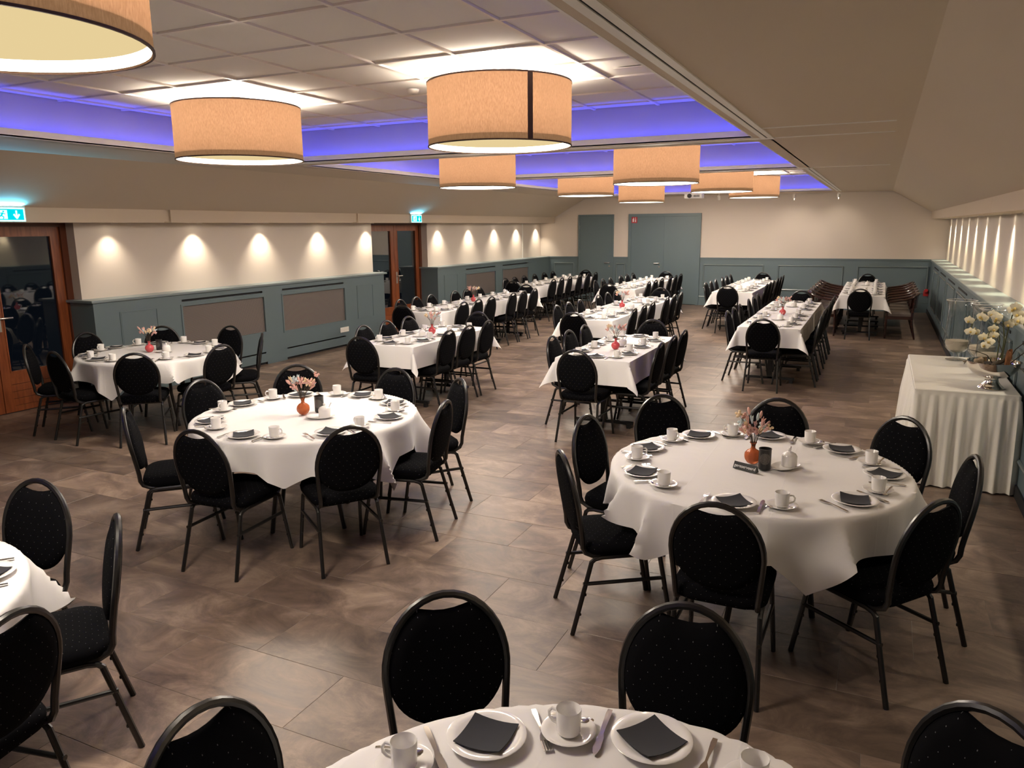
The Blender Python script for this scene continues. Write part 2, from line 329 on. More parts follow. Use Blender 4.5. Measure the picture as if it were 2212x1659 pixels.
# ---- ceiling: lower plasterboard with three coffers, slopes and bulkheads
COF = [(-6.24, -1.074, -.6, 7.09), (-6.24, -1.074, 7.47, 11.11), (-6.24, -1.074, 11.49, 19.03)]
ce = MB(); holed(ce, 'z', ZC, XCL, XCR, Y0, D, [(c[0], c[1], c[2], c[3]) for c in COF], flip=True)
ce.quad((XCL, Y0, ZC), (XSL, Y0, ZST), (XSL, D, ZST), (XCL, D, ZC)); ce.quad((XSR, Y0, ZST), (XCR, Y0, ZC), (XCR, D, ZC), (XSR, D, ZST))
ceil = ce.build('ceiling', M['ceil'], smooth=False, kind='structure')
CW, LIP = .125, .062
tp = .610; gx0, gy0 = -1.93, 3.93
ctile = MB(); ctile.bbox(-tp / 2 + .012, tp / 2 - .012, -tp / 2 + .012, tp / 2 - .012, 0, .02, .004); ctile.xf(Matrix.Scale(-1, 4, (0, 0, 1))); ctile.f = [f[::-1] for f in ctile.f]
ctm = ctile.mesh('ceiling_tile', M['tile_c'], False); cut_tiles = {}
for (x0, x1, y0, y1) in COF:
    ox0, ox1, oy0, oy1 = x0 - CW, x1 + CW, y0 - CW, y1 + CW
    b = MB()                                         # ledge floor + cove walls
    for (a, bb, c, d) in ((ox0, x0, oy0, oy1), (x1, ox1, oy0, oy1), (x0, x1, oy0, y0), (x0, x1, y1, oy1)): b.box(a, bb, c, d, ZC + .001, ZC + .012)
    b.box(ox0 - .02, ox0, oy0 - .02, oy1 + .02, ZC, ZT + .02); b.box(ox1, ox1 + .02, oy0 - .02, oy1 + .02, ZC, ZT + .02); b.box(ox0, ox1, oy0 - .02, oy0, ZC, ZT + .02); b.box(ox0, ox1, oy1, oy1 + .02, ZC, ZT + .02)
    b.build('cove_wall', M['cove'], ceil, smooth=False)
    b = MB(); t = .014
    b.box(x0 - t, x0, y0 - t, y1 + t, ZC - .001, ZC + LIP); b.box(x1, x1 + t, y0 - t, y1 + t, ZC - .001, ZC + LIP); b.box(x0, x1, y0 - t, y0, ZC - .001, ZC + LIP); b.box(x0, x1, y1, y1 + t, ZC - .001, ZC + LIP)
    b.build('cove_lip', M['white'], ceil, smooth=False)
    b = MB(); q0, q1, zl, zh = .040, .054, ZC + .014, ZC + .023
    b.quad((x0 - q1, y0 - q1, zh), (x0 - q0, y0 - q0, zl), (x0 - q0, y1 + q0, zl), (x0 - q1, y1 + q1, zh)); b.quad((x1 + q0, y0 - q0, zl), (x1 + q1, y0 - q1, zh), (x1 + q1, y1 + q1, zh), (x1 + q0, y1 + q0, zl))
    b.quad((x0 - q1, y0 - q1, zh), (x1 + q1, y0 - q1, zh), (x1 + q0, y0 - q0, zl), (x0 - q0, y0 - q0, zl)); b.quad((x0 - q0, y1 + q0, zl), (x1 + q0, y1 + q0, zl), (x1 + q1, y1 + q1, zh), (x0 - q1, y1 + q1, zh))
    b.build('led_strip', M['led'], ceil, smooth=False)
    # tile grid: T-bars and lay-in tiles
    xs = [gx0 + tp * k for k in range(-12, 8)]; ys = [gy0 + tp * k for k in range(-12, 30)]
    b = MB()
    for x in xs:
        if ox0 < x < ox1: b.box(x - .012, x + .012, oy0, oy1, ZT - .004, ZT + .03)
    for y in ys:
        if oy0 < y < oy1: b.box(ox0, ox1, y - .012, y + .012, ZT - .0035, ZT + .03)
    b.build('ceiling_grid', M['grid'], ceil, smooth=False)
    for x in xs:
        for y in ys:
            a, bb, c, d = max(x, ox0), min(x + tp, ox1), max(y, oy0), min(y + tp, oy1)
            if bb - a < .03 or d - c < .03: continue
            if bb - a > tp - .001 and d - c > tp - .001: me = ctm
            else:
                kk = (round(bb - a, 3), round(d - c, 3))
                if kk not in cut_tiles:
                    hx, hy = (bb - a) / 2 - .006, (d - c) / 2 - .006; cut_tiles[kk] = MB().box(-hx, hx, -hy, hy, -.001, .02).mesh('ceiling_tile', M['tile_c'], False)
                me = cut_tiles[kk]
            o = bpy.data.objects.new('ceiling_tile', me); col.objects.link(o); o.parent = ceil; o.location = ((a + bb) / 2, (c + d) / 2, ZT + (.028 if me is ctm else .010))
    MB().box(ox0, ox1, oy0, oy1, ZT + .035, ZT + .05).build('ceiling_backing', M['slot'], ceil, smooth=False)
# partition tracks and seams in the lower ceiling
def track(x0, x1, y0, y1, alongy=True):
    a = MB(); s = MB(); 
    if alongy:
        xm = (x0 + x1) / 2; a.box(x0, xm - .007, y0, y1, ZC - .008, ZC + .002); a.box(xm + .007, x1, y0, y1, ZC - .008, ZC + .002); s.box(xm - .007, xm + .007, y0, y1, ZC - .003, ZC + .002)
    else:
        ym = (y0 + y1) / 2; a.box(x0, x1, y0, ym - .007, ZC - .008, ZC + .002); a.box(x0, x1, ym + .007, y1, ZC - .008, ZC + .002); s.box(x0, x1, ym - .007, ym + .007, ZC - .003, ZC + .002)
    o = a.build('partition_track', M['white'], ceil, smooth=False); s.build('track_slot', M['slot'], o, smooth=False)
track(-1.005, -.905, Y0, 7.13); track(-1.005, -.905, 11.18, 19.3)
track(-6.3, -.905, 7.14, 7.24, False); track(-6.3, -.905, 11.14, 11.22, False)
b = MB(); b.box(-.9, .03, 6.43, 6.455, ZC - .006, ZC + .002); b.box(-.9, .03, 7.17, 7.195, ZC - .006, ZC + .002); b.box(-.9, .02, 11.13, 11.15, ZC - .005, ZC + .002); b.build('ceiling_seam_strip', M['white'], ceil, smooth=False)
# bulkheads above the wall ledges
bl = tag(MB().box(XWL - .02, XSL - .03, Y0, D, ZSB + .01, ZST).build('trim_1', M['ceil'], smooth=False), kind='structure')
for (a, c) in ((Y0, 7.08), (7.185, 10.965), (11.12, D)): MB().box(XSL - .03, XSL, a, c, ZSB, ZST + .004).box(XWL, XSL - .03, a, c, ZSB, ZSB + .01).build('bulkhead_board', M['ceil'], bl, smooth=False)
br = tag(MB().box(XSR + .03, XWR + .02, Y0, D, ZSB + .01, ZST).build('trim_2', M['ceil'], smooth=False), kind='structure')
for (a, c) in ((Y0, 9.2), (9.205, 13.0), (13.005, D)): MB().box(XSR, XSR + .03, a, c, ZSB, ZST + .004).box(XSR + .03, XWR, a, c, ZSB, ZSB + .01).build('bulkhead_board', M['ceil'], br, smooth=False)

# ---- left wall: two wall pieces, two door recesses
DA0, DA1, DB0, DB1 = 4.22, 6.15, 12.10, 14.07
wl = MB()
for a, c in ((Y0, DA0), (DA1, DB0), (DB1, D)): wl.box(XWL - .35, XWL, a, c, 0, 2.3)
wl = wl.build('wall_left', M['wall'], smooth=False, kind='structure')
MB().box(XWL - .02, XWL + .01, 18.87, 18.91, ZR, ZSB).build('cable_conduit', M['white'], wl, smooth=False)
def wains_left(y0, y1, grilles, panels, socket=None):
    b = MB(); holes = [(g[0], g[1], g[2], g[3]) for g in grilles] + [(g[0], g[1] - .02, 1.09, 1.118) for g in grilles] + [(g[0] + .03, g[1] - .03, .172, .192) for g in grilles] + [(g[0] + .02, g[1] - .01, 0, .038) for g in grilles]
    holed(b, 'x', XL, y0, y1, 0, ZR - .03, holes)
    b.quad((XDO, y0, 0), (XL, y0, 0), (XL, y0, ZR - .03), (XDO, y0, ZR - .03)); b.quad((XL, y1, 0), (XDO, y1, 0), (XDO, y1, ZR - .03), (XL, y1, ZR - .03))
    o = b.build('wainscot_panelling', M['teal'], wl, smooth=False)
    MB().bbox(XDO, XL + .028, y0 - .03, y1 + .07, ZR - .03, ZR, .006).build('dado_ledge', M['teal_ledge'], wl, smooth=False)
    b = MB()
    for g in grilles:
        for (ya, yb, za, zb) in ((g[0], g[1] - .02, 1.09, 1.118), (g[0] + .03, g[1] - .03, .172, .192), (g[0] + .02, g[1] - .01, 0, .038)): b.quad((XL - .03, ya, za), (XL - .03, yb, za), (XL - .03, yb, zb), (XL - .03, ya, zb)); b.quad((XL, ya, zb), (XL, yb, zb), (XL - .03, yb, zb), (XL - .03, ya, zb))
        MB().quad((XL - .018, g[0], g[2]), (XL - .018, g[1], g[2]), (XL - .018, g[1], g[3]), (XL - .018, g[0], g[3])).build('radiator_grille', M['grille'], o, smooth=False)
        f = MB(); frame_x(f, XL - .02, XL + .008, g[0] - .025, g[1] + .025, g[2] - .025, g[3] + .025, .026); f.build('grille_frame', M['teal'], o, smooth=False)
    b.build('vent_slot', M['slot'], o, smooth=False)
    for p in panels:
        f = MB(); frame_x(f, XL, XL + .006, *p, .012); f.box(XL, XL + .003, p[0] + .02, p[1] - .02, p[2] + .02, p[3] - .02); f.build('panel_moulding', M['teal'], o, smooth=False)
    b = MB().box(XL, XL + .012, y0, y1, 0, .0)
    return o
wains_left(6.09, 12.06, [(7.38, 8.90, .50, 1.03), (9.31, 10.86, .46, 1.02)], [(6.43, 6.98, .45, 1.05), (11.21, 11.69, .44, 1.035)])
wains_left(14.02, D, [(15.26, 16.73, .49, .995), (17.13, 18.66, .49, .998)], [(14.28, 14.86, .44, 1.035)])
wains_left(Y0, 4.27, [(.5, 2.0, .5, 1.03)], [(2.6, 3.6, .45, 1.05)])
so = empty('wall_socket', (XL, 10.80, .30), 0, 'white triple wall socket on the teal radiator panelling', 'socket')
MB().box(0, .012, -.115, .115, -.042, .042).build('cover_plate', M['white'], so, smooth=False)
for k in (-1, 0, 1): MB().lathe([(.024, 0), (.024, .004), (.019, .004), (.019, .001), (0, .001)], 12).xf(Matrix.Translation((.012, k * .072, 0)) @ Matrix.Rotation(PI / 2, 4, 'Y')).build('socket_well', M['white'], so)

# glass double doors in the left wall
def glass_door(idx, y0, y1):
    z1 = 2.17
    d = tag(MB().box(XDO - .12, XDO - .09, y0, y1, 2.17, 2.3).build('door_%d' % idx, M['wood_dark'], smooth=False), kind='structure')
    f = MB(); fw = .075
    f.box(XDO - .09, XDO + .03, y0, y0 + fw, 0, 2.30); f.box(XDO - .09, XDO + .03, y1 - fw, y1, 0, 2.30); f.box(XDO - .09, XDO + .03, y0 + fw, y1 - fw, 2.08, 2.30); f.build('door_frame', M['wood_dark'], d, smooth=False)
    ym = (y0 + y1) / 2
    for (a, c, hs) in ((y0 + fw, ym - .004, 1), (ym + .004, y1 - fw, -1)):
        st = .105; l = MB(); X0, X1 = XDO - .05, XDO
        l.bbox(X0, X1, a, a + st, .01, 2.08, .003); l.bbox(X0, X1, c - st, c, .01, 2.08, .003); l.box(X0, X1, a + st, c - st, 1.985, 2.08); l.box(X0, X1, a + st, c - st, .40, .46); l.box(X0, X1, a + st, c - st, .01, .075)
        lf = l.build('door_leaf', M['wood'], d, smooth=False)
        for k in range(4):
            z = .075 + k * .0815; MB().box(X0 + .012, X1 - .008, a + st, c - st, z + .002, z + .0795).build('door_board', M['wood'], lf, smooth=False)
        f2 = MB(); frame_x(f2, X1 - .02, X1 + .006, a + st, c - st, .46, 1.985, .014); f2.build('glazing_bead', M['wood'], lf, smooth=False)
        MB().box(X0 + .02, X0 + .026, a + st, c - st, .46, 1.985).build('glass_pane', M['night_glass'], lf, smooth=False)
        if hs < 0:
            hy = a + .055; pl = MB().box(X1, X1 + .006, hy - .022, hy + .022, .93, 1.16).build('handle_plate', M['chrome'], lf, smooth=False)
            MB().tube([(X1, hy, 1.08), (X1 + .05, hy, 1.08), (X1 + .055, hy + .012, 1.08), (X1 + .055, hy + .13, 1.08)], .010, 8).build('door_handle', M['chrome'], lf)
glass_door(1, DA0, DA1); glass_door(2, DB0, DB1)

# ---- right wall with deep lit ledge
wr = tag(MB().box(XWR, XWR + .1, Y0, D, 0, 2.4).build('wall_right', M['wall'], smooth=False), kind='structure')
b = MB(); b.box(XR, XWR, Y0, D, 0, ZR - .035).build('wainscot_panelling', M['teal'], wr, smooth=False)
MB().bbox(XR - .028, XWR, Y0, D, ZR - .035, ZR, .006).build('dado_ledge', M['teal_ledge'], wr, smooth=False)
for k in range(11):
    y = 18.9 - k * 1.95; f = MB(); ring_tube(f, 'x', XR - .004, y - 1.55, y, .27, 1.03, .018); f.build('panel_moulding', M['teal_g'], wr)
    MB().box(XR - .006, XR + .001, y - 1.4, y - .1, 1.09, 1.115).build('vent_slot', M['slot'], wr, smooth=False)
MB().box(XR - .015, XR, Y0, D, 0, .09).build('skirting', M['slot'], wr, smooth=False)

# ---- back wall with doors and wainscot
wb = tag(MB().box(XWL - .35, XWR + .1, D + .02, D + .15, 0, 3.2).build('wall_back', M['wall'], smooth=False), kind='structure')
WS = [(XL - .3, -7.494), (-6.497, -6.083), (-4.183, XWR)]
for i, (a, c) in enumerate(WS):
    o = MB().box(a, c, D, D + .03, 0, ZR - .03).build('wainscot_panelling', M['teal'], wb, smooth=False); MB().bbox(a, c, D - .018, D + .03, ZR - .035, ZR, .004).build('dado_rail', M['teal'], wb, smooth=False)
    MB().box(a, c, D - .014, D, 0, .225).build('baseboard', M['teal'], wb, smooth=False); MB().tube([(a, D - .008, .228), (c, D - .008, .228)], .014, 8).build('baseboard_bead', M['teal_g'], wb)
for (a, c) in ((-8.22, -7.62), (-6.42, -6.16), (-4.09, -2.60), (-2.27, -.78), (-.48, 1.02)):
    f = MB(); ring_tube(f, 'y', D - .006, a + .015, c - .015, .45, 1.035, .021); f.build('panel_moulding', M['teal_g'], wb)
    MB().box(a + .03, c - .03, D - .004, D, .465, 1.02).build('panel_field', M['teal'], wb, smooth=False)
def flush_door(idx, x0, x1, leaves, fw):
    z1 = 2.332; d = tag(MB().box(x0 + .02, x1 - .02, D + .012, D + .02, 0, z1 - .02).build('door_%d' % idx, M['slot'], smooth=False), kind='structure')
    f = MB(); f.box(x0, x0 + fw, D - .035, D + .02, 0, z1); f.box(x1 - fw, x1, D - .035, D + .02, 0, z1); f.box(x0 + fw, x1 - fw, D - .035, D + .02, z1 - fw, z1); f.build('door_frame', M['teal'], d, smooth=False)
    for (a, c, hx) in leaves:
        lf = MB().box(a, c, D - .014, D + .012, .012, z1 - fw - .004).build('door_leaf', M['teal'], d, smooth=False)
        if hx:
            s = 1 if hx > (a + c) / 2 else -1
            MB().tube([(hx, D - .014, 1.06), (hx, D - .065, 1.06), (hx - s * .015, D - .07, 1.06), (hx - s * .13, D - .07, 1.06)], .011, 8).build('door_handle', M['chrome'], lf)
            MB().lathe([(0, 0), (.024, 0), (.024, .008), (0, .008)], 14).xf(Matrix.Translation((hx, D - .014, .97)) @ Matrix.Rotation(PI / 2, 4, 'X')).build('lock_rose', M['chrome'], lf)
    return d
d3 = flush_door(3, -7.494, -6.497, [(-7.455, -6.536, -6.60)], .04)
for z in (.5, 1.35, 2.0): MB().tube([(-7.46, D - .02, z - .05), (-7.46, D - .02, z + .05)], .009, 6).build('hinge', M['chrome'], d3)
d4 = flush_door(4, -6.083, -4.183, [(-6.008, -5.142, -5.24), (-5.134, -4.258, None)], .075)
MB().box(-5.15, -5.125, D - .022, D - .012, .012, 2.25).build('cover_strip', M['teal'], d4, smooth=False)
sg = empty('fire_point_sign', (-5.93, D - .0165, 2.185), 0, 'small red fire point sign on the teal double door', 'sign')
MB().box(-.075, .075, 0, .003, -.085, .085).build('sign_plate', M['fire'], sg, smooth=False)
b = MB(); b.box(-.05, -.035, -.002, 0, -.06, .02); b.box(-.032, -.008, -.002, 0, -.055, .03); b.box(-.028, -.012, -.002, 0, .03, .05); b.box(.02, .045, -.002, 0, -.06, .01); b.box(.026, .04, -.002, 0, .02, .055); b.build('flame_and_extinguisher_mark', M['signw'], sg, smooth=False)
# wall behind
wf = tag(MB().box(XDO - .2, XWR + .1, Y0 - .1, Y0, 0, 3.2).build('wall_front', M['wall'], smooth=False), kind='structure')
MB().box(XDO - .2, XWR, Y0, Y0 + .02, 0, ZR).build('wainscot_panelling', M['teal'], wf, smooth=False)
# outlet + red industrial socket on the back wall
o = empty('wall_socket', (.70, D - .012, .305), 0, 'white wall socket low on the panelling beside the brown armchairs', 'socket')
MB().box(-.085, .085, -.012, .012, -.045, .045).build('cover_plate', M['white'], o, smooth=False); MB().lathe([(.026, 0), (.026, .004), (.02, .004), (.02, 0), (0, 0)], 12).xf(Matrix.Translation((0, -.012, 0)) @ Matrix.Rotation(PI / 2, 4, 'X')).build('socket_well', M['black'], o)
o = empty('power_socket', (1.0, D - .014, .455), 0, 'red three-phase power socket low in the panelled corner', 'socket')
MB().box(-.05, .05, -.03, 0, -.07, .05).build('back_box', M['red'], o, smooth=False); MB().lathe([(.042, 0), (.045, .05), (.04, .09), (0, .09)], 14).xf(Matrix.Translation((0, -.03, .02)) @ Matrix.Rotation(R(60), 4, 'X')).build('socket_cap', M['red'], o)
MB().box(-.035, .035, -.055, -.03, .055, .085).build('hinged_lid', M['signw'], o, smooth=False)

# ---- exit signs (lit boxes on the bulkhead)
def exit_sign(y, label):
    o = empty('exit_sign', (XSL, y, 2.20), 0, label, 'exit sign')
    MB().box(0, .045, -.19, .19, -.075, .085).build('housing', M['white'], o, smooth=False)
    MB().box(.045, .048, -.18, .18, -.068, .068).build('lit_border', M['exit_w'], o, smooth=False)
    MB().box(.048, .050, -.165, .165, -.055, .055).build('lit_panel', M['exit_g'], o, smooth=False)
    b = MB(); x0, x1 = .050, .0515
    b.box(x0, x1, -.125, -.005, -.045, .045); b.build('door_field', M['exit_w'], o, smooth=False)
    x0, x1 = .0515, .053
    def seg(p, q, wd, mb):
        p, q = Vector((0, *p)), Vector((0, *q)); d = (q - p).normalized(); n = Vector((0, -d.z, d.y)) * wd / 2
        mb.add([Vector((x, 0, 0)) + v for x in (x0, x1) for v in (p - n, p + n, q + n, q - n)], [(0, 1, 2, 3), (7, 6, 5, 4), (0, 4, 5, 1), (1, 5, 6, 2), (2, 6, 7, 3), (3, 7, 4, 0)])
    b = MB(); b.box(x0, x1, -.052, -.036, .022, .038)
    for p, q, wd in (((-.05, .018), (-.07, -.012), .016), ((-.05, .014), (-.028, .004), .008), ((-.055, .012), (-.082, .014), .008), ((-.07, -.012), (-.045, -.024), .010), ((-.045, -.024), (-.052, -.044), .009), ((-.07, -.012), (-.098, -.028), .010)): seg(p, q, wd, b)
    b.build('running_figure', M['exit_g'], o, smooth=False)
    b = MB(); x0, x1 = .050, .0515
    for p, q, wd in (((.09, .042), (.09, -.02), .018), ((.06, .004), (.092, -.04), .018), ((.12, .004), (.088, -.04), .018)): seg(p, q, wd, b)
    b.build('down_arrow', M['exit_w'], o, smooth=False)
    ld = bpy.data.lights.new('exit_sign_lamp', 'AREA'); ld.shape = 'RECTANGLE'; ld.size = .03; ld.size_y = .34; ld.energy = 9; ld.color = (.10, .60, 1.0)
    l = bpy.data.objects.new('exit_sign_lamp', ld); col.objects.link(l); l.parent = o; l.location = (.03, 0, .09); l.rotation_euler = (PI, R(12), 0)
exit_sign(5.10, 'lit green exit sign above the glass door beside the round table'); exit_sign(12.93, 'lit green exit sign above the glass door beside the long table')

# ---- recessed wall spotlights
def spot_proto(name):
    o = empty(name); MB().lathe([(.026, .002), (.040, -.001), (.042, -.004), (.036, -.006), (.027, -.004)], 16).build('trim_ring', M['white'], o)
    MB().disc(.026, -.002, 16, up=False).build('lens', M['bulbface'], o); return o
def add_spot(o, e, colr, ang, blend, rot, soft=.02):
    ld = bpy.data.lights.new('spot_lamp', 'SPOT'); ld.energy = e; ld.color = colr; ld.spot_size = R(ang); ld.spot_blend = blend; ld.shadow_soft_size = soft
    l = bpy.data.objects.new('spot_lamp', ld); col.objects.link(l); l.parent = o; l.location = (0, 0, -.03); l.rotation_euler = rot
sl = Proto(spot_proto('ceiling_spotlight'))
for y in (6.58, 7.90, 9.19, 10.55, 11.92, 14.5, 15.88, 17.2, 18.48, 19.75):
    o = sl.put((-8.475, y, ZSB - .001), 0, 'small recessed spotlight in the bulkhead above the radiator wall', 'spotlights above the radiator wall', 'spotlight')
    add_spot(o, SPOT_L, WARM2, 96, 1, (0, R(5), 0))
for k in range(16):
    y = 19.5 - k * 1.30
    o = sl.put((1.25, y, ZSB - .001), 0, 'small recessed spotlight in the bulkhead above the lit ledge', 'spotlights above the lit ledge', 'spotlight')
    add_spot(o, SPOT_R, WARMR, 48, .9, (0, R(-8), 0))
# track spots aimed at the back wall
tk = Proto(empty('track_spotlight')); MB().tube([(0, 0, 0), (0, 0, -.05)], .012, 8).build('stem', M['white'], tk.root)
MB().lathe([(0, .05), (.03, .05), (.034, .0), (.034, -.05), (.029, -.05), (.029, -.04), (0, -.04)], 14).xf(Matrix.Translation((0, .0, -.09)) @ Matrix.Rotation(R(48), 4, 'X')).build('spot_head', M['white'], tk.root)
MB().disc(.028, 0, 14, up=False).xf(Matrix.Translation((0, 0, -.09)) @ Matrix.Rotation(R(48), 4, 'X') @ Matrix.Translation((0, 0, -.045))).build('lens', M['bulbface'], tk.root)
for x, on in ((-5.9, 0), (-3.6, 0), (-1.9, 1), (-.955, 1)):
    o = tk.put((x, 19.18, ZC), 0, 'small white track spotlight on the ceiling edge before the back wall', 'track spotlights by the back wall', 'spotlight')
    if on:
        add_spot(o, SPOT_T, WARM2, 80, 1, (R(40), 0, 0)); o.children[-1].location = (0, .05, -.14)

# ---- projector, smoke detectors
o = empty('projector', (-4.05, 18.55, 2.70), 0, 'white ceiling projector hanging before the back wall', 'projector')
MB().bbox(-.20, .20, -.14, .14, -.055, .05, .012).build('body', M['projw'], o, smooth=False); MB().tube([(0, 0, .05), (0, 0, .40)], .02, 10).build('mount_pole', M['white'], o)
MB().lathe([(0, 0), (.05, 0), (.05, .03), (.038, .035), (0, .03)], 16).xf(Matrix.Translation((-.08, -.14, 0)) @ Matrix.Rotation(PI / 2, 4, 'X')).build('lens', M['black'], o)
for k in range(4): MB().box(.02 + k * .035, .04 + k * .035, -.143, -.14, -.03, .02).build('vent', M['black'], o, smooth=False)
for (x, y, l) in ((-3.45, 5.48, 'round white smoke detector beside the pendant lamps on the tiled ceiling'),):
    o = empty('smoke_detector', (x, y, ZT), 0, l, 'detector'); MB().lathe([(0, -.035), (.03, -.034), (.045, -.02), (.05, 0)], 18).build('body', M['white'], o); MB().lathe([(.012, -.036), (.0, -.038)], 10).build('sensor_cap', M['chrome'], o)
MB().box(-.16, .16, -.05, .05, -.006, 0).build('air_grille', M['grid'], None, smooth=False, label='small flat air grille set in the tiled ceiling', cat='vent').location = (-1.62, 5.48, ZT + .001)

# ---- drum pendants
LR, LH = .515, .43
def lamp(x, y, zb, seam, where):
    o = empty('drum_pendant_lamp', (x, y, zb), 0, 'large beige drum pendant lamp ' + where, 'lamp', 'drum pendant lamps')
    MB().lathe([(LR, 0), (LR, LH)], 64).build('lamp_shade', M['shade'], o)
    MB().lathe([(LR - .004, -.004), (LR + .004, -.004), (LR + .004, .004), (LR + .002, .005)], 64).lathe([(LR + .003, LH - .008), (LR + .003, LH + .003), (LR - .004, LH + .003)], 64).build('shade_hem', M['seam'], o)
    MB().lathe([(LR - .006, .003), (LR - .006, .044)], 64).build('inner_rim', M['rim'], o)
    MB().disc(LR - .007, .044, 64, up=False).build('diffuser', M['disc'], o)
    MB().disc(LR - .007, .047, 64).build('diffuser_back', M['white'], o)
    b = MB(); a0 = seam; w2 = .019 / LR
    b.add([((LR + .003) * math.cos(a0 + s * w2), (LR + .003) * math.sin(a0 + s * w2), z) for z in (0, LH) for s in (-1, 0, 1)], [(0, 1, 4, 3), (1, 2, 5, 4)]); b.build('seam_strip', M['seam'], o)
    b = MB()
    for k in range(3): q = seam + .6 + k * 2 * PI / 3; b.tube([(0, 0, LH - .03), ((LR - .01) * math.cos(q), (LR - .01) * math.sin(q), LH - .01)], .004, 6)
    b.build('spider', M['white'], o); MB().tube([(0, 0, LH - .05), (0, 0, ZT - zb)], .011, 8).build('rod', M['white'], o); MB().lathe([(0, -.03), (.055, -.03), (.06, 0)], 20, z0=ZT - zb).build('canopy', M['white'], o)
    for n, e, z, t in (('bulb', BULB_UP, .32, 'POINT'), ('down_light', BULB_DOWN, .038, 'AREA'), ('side_light', BULB_SIDE, .0, 'POINT')):
        ld = bpy.data.lights.new(n, t); ld.energy = e; ld.color = WARM
        if t == 'AREA': ld.shape = 'DISK'; ld.size = .8
        else: ld.shadow_soft_size = .07 if n == 'bulb' else .2
        l = bpy.data.objects.new(n, ld); col.objects.link(l); l.parent = o; l.location = (0, 0, z)
for (x, y, zb, sa, wh) in ((-2.53, 1.53, 2.59, -.45, 'above the floor between the two flowerless round tables'), (-4.98, 5.15, 2.60, 2.5, 'between the glass-door round table and the orange-vase one'),
        (-2.55, 5.2, 2.595, None, 'with dark seam showing, between orange-vase and reserved-sign tables'), (-5.0, 9.5, 2.55, 2.0, 'above the gap beyond the short radiator-side table'),
        (-2.55, 9.5, 2.527, 2.2, 'above the gap beyond the short aisle table'), (-5.0, 13.76, 2.576, 1.5, 'above the gap before the double-door table'),
        (-2.55, 13.8, 2.583, 1.5, 'above the gap between the buffet-side and armchair-side tables'), (-5.0, 17.43, 2.546, 1.2, 'above the long table before the teal double door'), (-2.55, 17.5, 2.597, 1.0, 'above the long table next to the brown armchairs')):
    if sa is None: sa = math.atan2(-y, -x) + R(23)
    lamp(x, y, zb, sa, wh)
#@@FURNITURE
# ================================================================== FURNITURE
ZTOP, ZCL = .755, .762           # table board top, linen top
